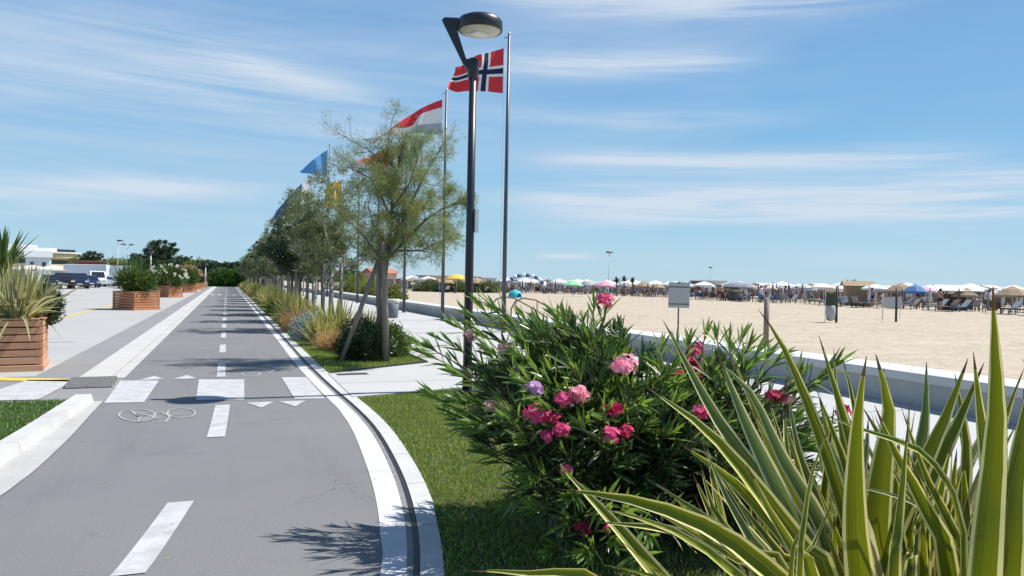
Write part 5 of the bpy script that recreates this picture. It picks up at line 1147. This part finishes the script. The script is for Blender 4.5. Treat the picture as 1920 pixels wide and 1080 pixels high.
p = A(1672, 600, 39); t = thing('low_board', 'pale grey board leaning behind the dark post on the sand', 'board', (p[0], p[1], 0), -.2); MB().box((0, 0, .95), (1.1, .05, .55)).obj('panel', M['greypanel'], t); 
for x in (-.5, .5): MB().tube([(x, .03, 0), (x, .03, 1.3)], .02, 6).obj('leg', M['white'], t)
p = A(1654, 600, 33); t = thing('thin_pole', 'thin white pole stuck in the sand left of the grey board', 'pole', (p[0], p[1], 0)); MB().tube([(0, 0, 0), (0, 0, 1.35)], .014, 6).obj('pole', M['white'], t); MB().box((0, 0, 1.38), (.05, .05, .08)).obj('pole_cap', M['white'], t)

def parasol(name, canopy, label, r=.95, hh=2.05, closed=False, seg=8, rim=True, pitch=.42):
    t = thing(name, label, 'parasol', (0, 0, 0), 0, 'parasols in the far beach rows')
    MB().tube([(0, 0, 0), (0, 0, hh)], .03, 5).obj('pole', M['white'], t)
    if closed: MB().lathe((0, 0, hh-1.35), [(.05, 0), (.14, .15), (.11, .8), (.03, 1.4), (0, 1.45)], seg).obj('canopy', canopy, t)
    else:
        prof = [(r, -.18), (r*1.005, 0), (r*.55, pitch*.62), (.05, pitch), (0, pitch+.06)] if rim else [(r, 0), (r*.55, pitch*.62), (0, pitch)]
        MB().lathe((0, 0, hh-pitch), prof, seg).obj('canopy', canopy, t)
    return t
src = [parasol('beach_parasol', M['offwhite'], 'a'), parasol('beach_parasol', M['greycloth'], 'b'), parasol('beach_parasol', M['offwhite'], 'c', closed=True), parasol('straw_parasol', M['straw_roof'], 'd', 1.3, 2.2, pitch=.7), parasol('beach_parasol', M['brown'], 'e', closed=True), parasol('beach_parasol', M['bluecloth'], 'f'), parasol('beach_parasol', M['white'], 'g', 1.3, 2.3), parasol('beach_parasol', M['pinkcloth'], 'h')]
labs = ['off white open parasol in the far beach rows', 'grey open parasol in the far beach rows', 'closed pale parasol in the far beach rows', 'straw thatched parasol in the far beach rows', 'closed brown parasol in the far beach rows', 'blue open parasol in the far beach rows', 'wide white parasol in the far beach rows', 'pink open parasol in the far beach rows']
def sunbed(mat, label):
    t = thing('sunbed', label, 'sunbed', (0, 0, 0), 0, 'sunbeds in the far beach rows')
    mb = MB(); 
    for a in (-.27, .27):
        mb.box((.0, a, .33), (1.35, .04, .04)); 
        for x in (-.6, .55): mb.box((x, a, .16), (.04, .04, .32))
    mb.tube([(-.62, -.27, .35), (-1.05, -.27, .80)], .02, 4); mb.tube([(-.62, .27, .35), (-1.05, .27, .80)], .02, 4)
    mb.obj('frame', M['darkframe'], t)
    mb = MB(); mb.box((.03, 0, .365), (1.3, .52, .03)); mb.add([(-.62, -.25, .38), (-.62, .25, .38), (-1.07, .25, .84), (-1.07, -.25, .84), (-.60, -.25, .36), (-.60, .25, .36), (-1.05, .25, .82), (-1.05, -.25, .82)], [(0, 1, 2, 3), (7, 6, 5, 4), (0, 3, 7, 4), (1, 5, 6, 2), (3, 2, 6, 7)])
    mb.obj('sling', mat, t); return t
beds = [sunbed(M['greypanel'], 'pale grey sunbed in the far beach rows'), sunbed(M['brown'], 'brown sunbed in the far beach rows'), sunbed(M['greycloth'], 'grey sunbed in the far beach rows'), sunbed(M['bluecloth'], 'blue sunbed in the far beach rows')]
bl = [b['label'] for b in beds]
def person(pose, suit, label, hairm='hair'):
    bm_v = []; E_ = []; Rr = []
    if pose == 'stand':
        J = dict(pel=(0, 0, .93), sp=(0, 0, 1.15), ch=(0, 0, 1.34), nk=(0, .0, 1.48), hd=(0, -.01, 1.60), ht=(0, -.01, 1.70), lh=(-.09, 0, .88), lk=(-.11, -.02, .48), la=(-.11, .02, .07), lt=(-.12, -.14, .03), rh=(.09, 0, .88), rk=(.11, -.05, .48), ra=(.12, .05, .07), rt=(.13, -.10, .03), ls=(-.18, 0, 1.38), le=(-.24, .03, 1.12), lw=(-.22, -.08, .88), rs=(.18, 0, 1.38), re=(.25, .02, 1.12), rw=(.24, -.12, .90))
    else:
        J = dict(pel=(0, 0, .45), sp=(0, .05, .66), ch=(0, .08, .86), nk=(0, .08, 1.0), hd=(0, .06, 1.12), ht=(0, .06, 1.21), lh=(-.09, -.04, .43), lk=(-.12, -.45, .50), la=(-.12, -.5, .09), lt=(-.12, -.64, .04), rh=(.09, -.04, .43), rk=(.12, -.45, .5), ra=(.13, -.52, .09), rt=(.13, -.66, .04), ls=(-.18, .08, .9), le=(-.25, -.02, .66), lw=(-.18, -.22, .56), rs=(.18, .08, .9), re=(.25, -.02, .66), rw=(.18, -.22, .56))
    rad = dict(pel=.13, sp=.115, ch=.13, nk=.055, hd=.095, ht=.07, lh=.085, lk=.058, la=.035, lt=.03, rh=.085, rk=.058, ra=.035, rt=.03, ls=.06, le=.042, lw=.028, rs=.06, re=.042, rw=.028)
    ks = list(J); ed = [('pel', 'sp'), ('sp', 'ch'), ('ch', 'nk'), ('nk', 'hd'), ('hd', 'ht'), ('pel', 'lh'), ('lh', 'lk'), ('lk', 'la'), ('la', 'lt'), ('pel', 'rh'), ('rh', 'rk'), ('rk', 'ra'), ('ra', 'rt'), ('ch', 'ls'), ('ls', 'le'), ('le', 'lw'), ('ch', 'rs'), ('rs', 're'), ('re', 'rw')]
    me = bpy.data.meshes.new('body'); me.from_pydata([J[k] for k in ks], [(ks.index(a), ks.index(b)) for a, b in ed], []); me.materials.append(M['skin'])
    o = bpy.data.objects.new('person', me); COL.objects.link(o); o.modifiers.new('skin', 'SKIN'); 
    if not me.skin_vertices: me.attributes.new
    for i, k in enumerate(ks):
        sv = me.skin_vertices[0].data[i]; sv.radius = (rad[k], rad[k]); sv.use_root = (k == 'pel')
    sub_ = o.modifiers.new('sub', 'SUBSURF'); sub_.levels = 1; sub_.render_levels = 1
    tag(o, label, 'person', 'people on the far beach')
    pz = np.array(J['pel']); hd = np.array(J['hd'])
    MB().lathe(tuple(hd+[0, .015, 0]), [(.09, -.06), (.108, .0), (.10, .07), (.06, .12), (0, .135)], 10).obj('hair', M[hairm], o, True)
    mb = MB(); c = pz; mb.lathe(tuple(c), [(.17, -.14), (.165, 0), (.15, .1)], 12, sx=1.05, sy=.9); mb.obj('swimwear', suit, o, True)
    if pose == 'stand' and suit in (M['white'], M['bluecloth']):
        mb = MB(); mb.lathe((0, 0, 1.0), [(.16, 0), (.165, .15), (.19, .34), (.17, .42), (.08, .46)], 12, sx=1.0, sy=.78); mb.obj('shirt', suit, o, True)
    return o
ppl = [person('stand', M['navy'], 'p'), person('stand', M['white'], 'p'), person('sit', M['red'], 'p'), person('stand', M['bluecloth'], 'p')]
plab = ['distant person standing in dark swimwear among the parasols', 'distant person standing in white clothes among the parasols', 'distant person sitting in red swimwear among the parasols', 'distant person standing in blue clothes among the parasols']
rng = np.random.default_rng(99); used = [False]*8; ub = [False]*4; up_ = [False]*4
def put1(arr, usedl, k, loc, rz, s, lab):
    if not usedl[k]: usedl[k] = True; place(arr[k], loc, rz, s); arr[k]['label'] = lab
    else: dup(arr[k], loc, rz, s, lab)
spots = []
for ix in range(8):
    for iy in range(28): spots.append((50.5+ix*3.7+(iy % 2)*.6, 33+iy*3.05))
for ix in range(6):
    for iy in range(6): spots.append((28+ix*3.9, 99+iy*3.6))
nu_ = 0
for (x, y) in spots:
    if rng.random() < .04: continue
    xx = x+rng.normal()*.35; yy = y+rng.normal()*.35
    if y > 95 and x > 47 and False: continue
    k = rng.choice(8, p=[.18, .12, .19, .15, .27, .01, .06, .02]); put1(src, used, k, (xx, yy, .05), rng.uniform(0, 3), rng.uniform(.8, .98), labs[k]); nu_ += 1
    if x < 66 or y > 95:
        for s_ in ((-1, 1, .2) if x < 52 else (-1, 1)):
            if rng.random() < .8:
                kb_ = rng.choice(4, p=[.3, .3, .3, .1]); put1(beds, ub, kb_, (xx-.3+rng.normal()*.3, yy+s_*.75, .05), rng.normal()*.3+rng.choice([0, 1.5, .8, 3.1]), 1.1, bl[kb_])
    if rng.random() < .3 and x < 62:
        kp = rng.integers(0, 4); put1(ppl, up_, kp, (xx-rng.uniform(.6, 1.6), yy+rng.uniform(-1.2, 1.2), .05), rng.uniform(0, 6.28), 1, plab[kp])
print('parasols', nu_)
# coloured parasols that stand out
for px, pb, D, mat, r_, hh, lab in ((856, 549, 96, 'gold', 1.5, 2.5, 'yellow parasol standing alone in front of the dark beach hedge'), (1075, 548, 90, 'green_c', 1.25, 2.0, 'pale green parasol left of the tall white lamp post'), (1135, 550, 88, 'pinkcloth', 1.2, 2.0, 'pale pink parasol above the topmost pink flower'), (1716, 556, 62, 'bluecloth', .95, 2.05, 'bright blue parasol right of the dark post on the sand')):
    p = A(px, pb, D); t = parasol('beach_parasol', M[mat], lab, r_, hh, pitch=.6); t.location = (p[0], p[1], .05)
    if mat == 'gold':
        q = thing('picnic_table', 'low dark table under the yellow parasol', 'table', (p[0]+.3, p[1]-.8, .05)); MB().box((0, 0, .7), (1.8, .8, .06)).obj('tabletop', M['brown'], q)
        for x in (-.8, .8): MB().box((x, 0, .35), (.08, .7, .66)).obj('leg', M['brown'], q)
p = A(966, 556, 75); t = thing('beach_tent', 'turquoise dome beach tent right of the nearest flagpole', 'tent', (p[0], p[1], .03), .3)
MB().lathe((0, 0, 0), [(.75, 0), (.70, .35), (.5, .65), (.2, .82), (0, .86)], 14).obj('shell', M['teal'], t, True); MB().box((0, -.66, .25), (.5, .12, .45), top=.6).obj('door_flap', M['navy'], t)
# arched inflatable
p = A(985, 530, 110); t = thing('inflatable_arch', 'blue and white inflatable arch above the far parasols', 'inflatable', (p[0], p[1], 0), -YAW)
for k in range(14):
    a0 = PI*k/14; a1 = PI*(k+1)/14-.02; pts = [(2.9*math.cos(a), 0, .6+2.1*math.sin(a)) for a in np.linspace(a0, a1, 3)]
    MB().tube(pts, .28, 8).obj('segment', (M['bluecloth'], M['flagwhite'])[k % 2], t, True)
for x in (-2.9, 2.9): MB().tube([(x, 0, 0), (x, 0, .62)], .3, 8).obj('foot', M['bluecloth'], t)
# cabins and huts in the front of the crowd
p = G(1322, 557); t = thing('beach_cabin', 'brown and white beach cabin with a flat white roof right of the notice board', 'cabin', (p[0]+1.5, p[1]+1.5, 0), -.55)
MB().box((-1.6, 0, 1.15), (1.6, 2.2, 2.3)).obj('wall', M['brown'], t); MB().box((1.3, 0, 1.15), (2.6, 2.2, 2.3)).obj('wall', M['white'], t, ); MB().box((0, 0, 2.38), (5.4, 2.8, .14)).obj('roof', M['white'], t)
d_ = MB().box((-.35, -1.02, 1.05), (.6, .06, 2.0)).obj('door', M['greycloth'], t); MB().box((-.15, -1.07, 1.0), (.05, .05, .12)).obj('handle', M['white'], d_); MB().box((1.3, -1.12, 1.4), (.9, .06, .7)).obj('window', M['glass'], t)
p = G(1608, 575); t = thing('straw_hut', 'straw screened hut with reed walls in front of the parasols', 'hut', (p[0]+.6, p[1]+.6, 0), -.6)
MB().box((0, 0, .95), (2.2, 1.6, 1.9)).obj('wall', M['straw_roof'], t); MB().extr([(-1.1, 1.9), (1.1, 1.9), (0, 2.35)], -1.4, 1.4).obj('roof', M['straw_roof'], t)
p = G(1800, 584); t = thing('beach_shelter', 'brown beach shelter with a slanted white roof near the right edge', 'shelter', (p[0]+.8, p[1]+.8, 0), -.75)
for a in (-1.3, 1.3):
    for b in (-.8, .8): MB().box((a, b, .85), (.1, .1, 1.7)).obj('post', M['brown'], t)
MB().box((-.3, .5, .7), (2.0, .1, 1.3)).obj('back_panel', M['brown'], t); MB().box((0, 0, 1.82), (3.2, 2.2, .08), rx=.2).obj('roof', M['white'], t); MB().box((.2, -.2, .4), (1.5, .7, .5)).obj('counter', M['greycloth'], t)
p = G(1380, 566); t = thing('beach_shelter', 'dark framed white shade tent right of the beach cabin', 'shelter', (p[0]+1, p[1]+1, 0), -.5)
for a in (-1.4, 1.4):
    for b in (-.9, .9): MB().tube([(a, b, 0), (a*.9, b*.9, 1.6)], .05, 6).obj('post', M['darkframe'], t)
MB().lathe((0, 0, 1.55), [(1.75, 0), (1.5, .25), (.8, .5), (0, .6)], 12, sx=1.0, sy=.8).obj('canopy', M['greycloth'], t, True); MB().box((-.2, .6, .6), (1.6, .1, 1.0)).obj('back_panel', M['greycloth'], t)
for i in range(30):
    lab = 'white roofed gazebo in the line behind the far parasols'
    if i == 0: gz0 = gazebo(lab, (82, 36, 0), .1, 3.2, 2.15, 2.9, 'gazebo', 'white gazebos behind the parasols', 'white')
    else: dup(gz0, (82+2*math.sin(i*1.7), 34+3.3*i, 0), .1*math.sin(i*3.), .8+.1*math.sin(i*2.2))
for i in range(16): dup(gz0, (30+3.5*i, 128+2*math.sin(i*2.), 0), .2, .85)
cb = thing('beach_hut', 'closed hut in the back line behind the parasols', 'hut', (86, 34, 0), 0, 'huts in the back line of the beach')
MB().box((0, 0, .98), (2.0, 2.6, 1.96)).obj('wall', simple('weathered hut boards', (.26, .20, .17), .85, .35, 2), cb); MB().extr([(-1.45, 1.96), (1.45, 1.96), (0, 2.3)], -1.15, 1.15).obj('roof', M['offwhite'], cb)
dr = MB().box((-1.02, 0, .9), (.05, .75, 1.7)).obj('door', M['greycloth'], cb); MB().box((-1.06, .25, .9), (.04, .05, .1)).obj('handle', M['white'], dr)
for i in range(1, 36): dup(cb, (86+.8*math.sin(i*1.9), 34+3.0*i, 0), .05*math.sin(i), .9+.14*math.sin(i*2.7))
for i in range(18): dup(cb, (27+3.1*i, 134+.8*math.sin(i*1.9), 0), 1.57, .9+.14*math.sin(i*2.7))
for i, (px, D, lab) in enumerate(((1170, 96, 'dark palm like bush among the parasols right of the tall lamp post'), (1602, 88, 'dark spiky palms standing above the straw hut'))):
    p = A(px, 545, D); t = thing('palm_clump', lab, 'palm', (p[0], p[1], 0)); rg = np.random.default_rng(120+i)
    for q in (-1.1, 0, 1.2):
        V, F, UV = blades(40, rg, (.5, .95), .12, .75, .5, .05, 4); V = V+np.array([q, 0, 1.75+.25*math.cos(q)]); idx('fronds', V, F, M['darkleaf'], t, UV); MB().tube([(q, 0, 0), (q, 0, 1.85)], .09, 6).obj('trunk', M['bark'], t)
# footprints and debris bits on the sand, tiny leaf litter on the path
rg = np.random.default_rng(5); n = 260
P = np.column_stack([rg.uniform(-3, 1.4, n), rg.uniform(3.6, 30, n), np.full(n, .012)]); P = P[P[:, 0] > -1.75]
d = rdir(len(P), rg); d[:, 2] *= .15
tag(fast('leaf_litter', leaves_at(P, unit(d), .022, .008, rg), 4, M['straw']), 'tiny dry leaves scattered over the path and gutter', 'leaf litter', kind='stuff')
n = 600; P = np.column_stack([10+rg.random(n)**1.3*36, rg.uniform(5, 80, n), np.full(n, .10)]); d = rdir(n, rg); d[:, 2] *= .2
tag(fast('seaweed_bits', leaves_at(P, unit(d), .09, .022, rg), 4, M['straw_roof']), 'scattered dry twigs and seaweed bits on the sand', 'beach debris', kind='stuff')
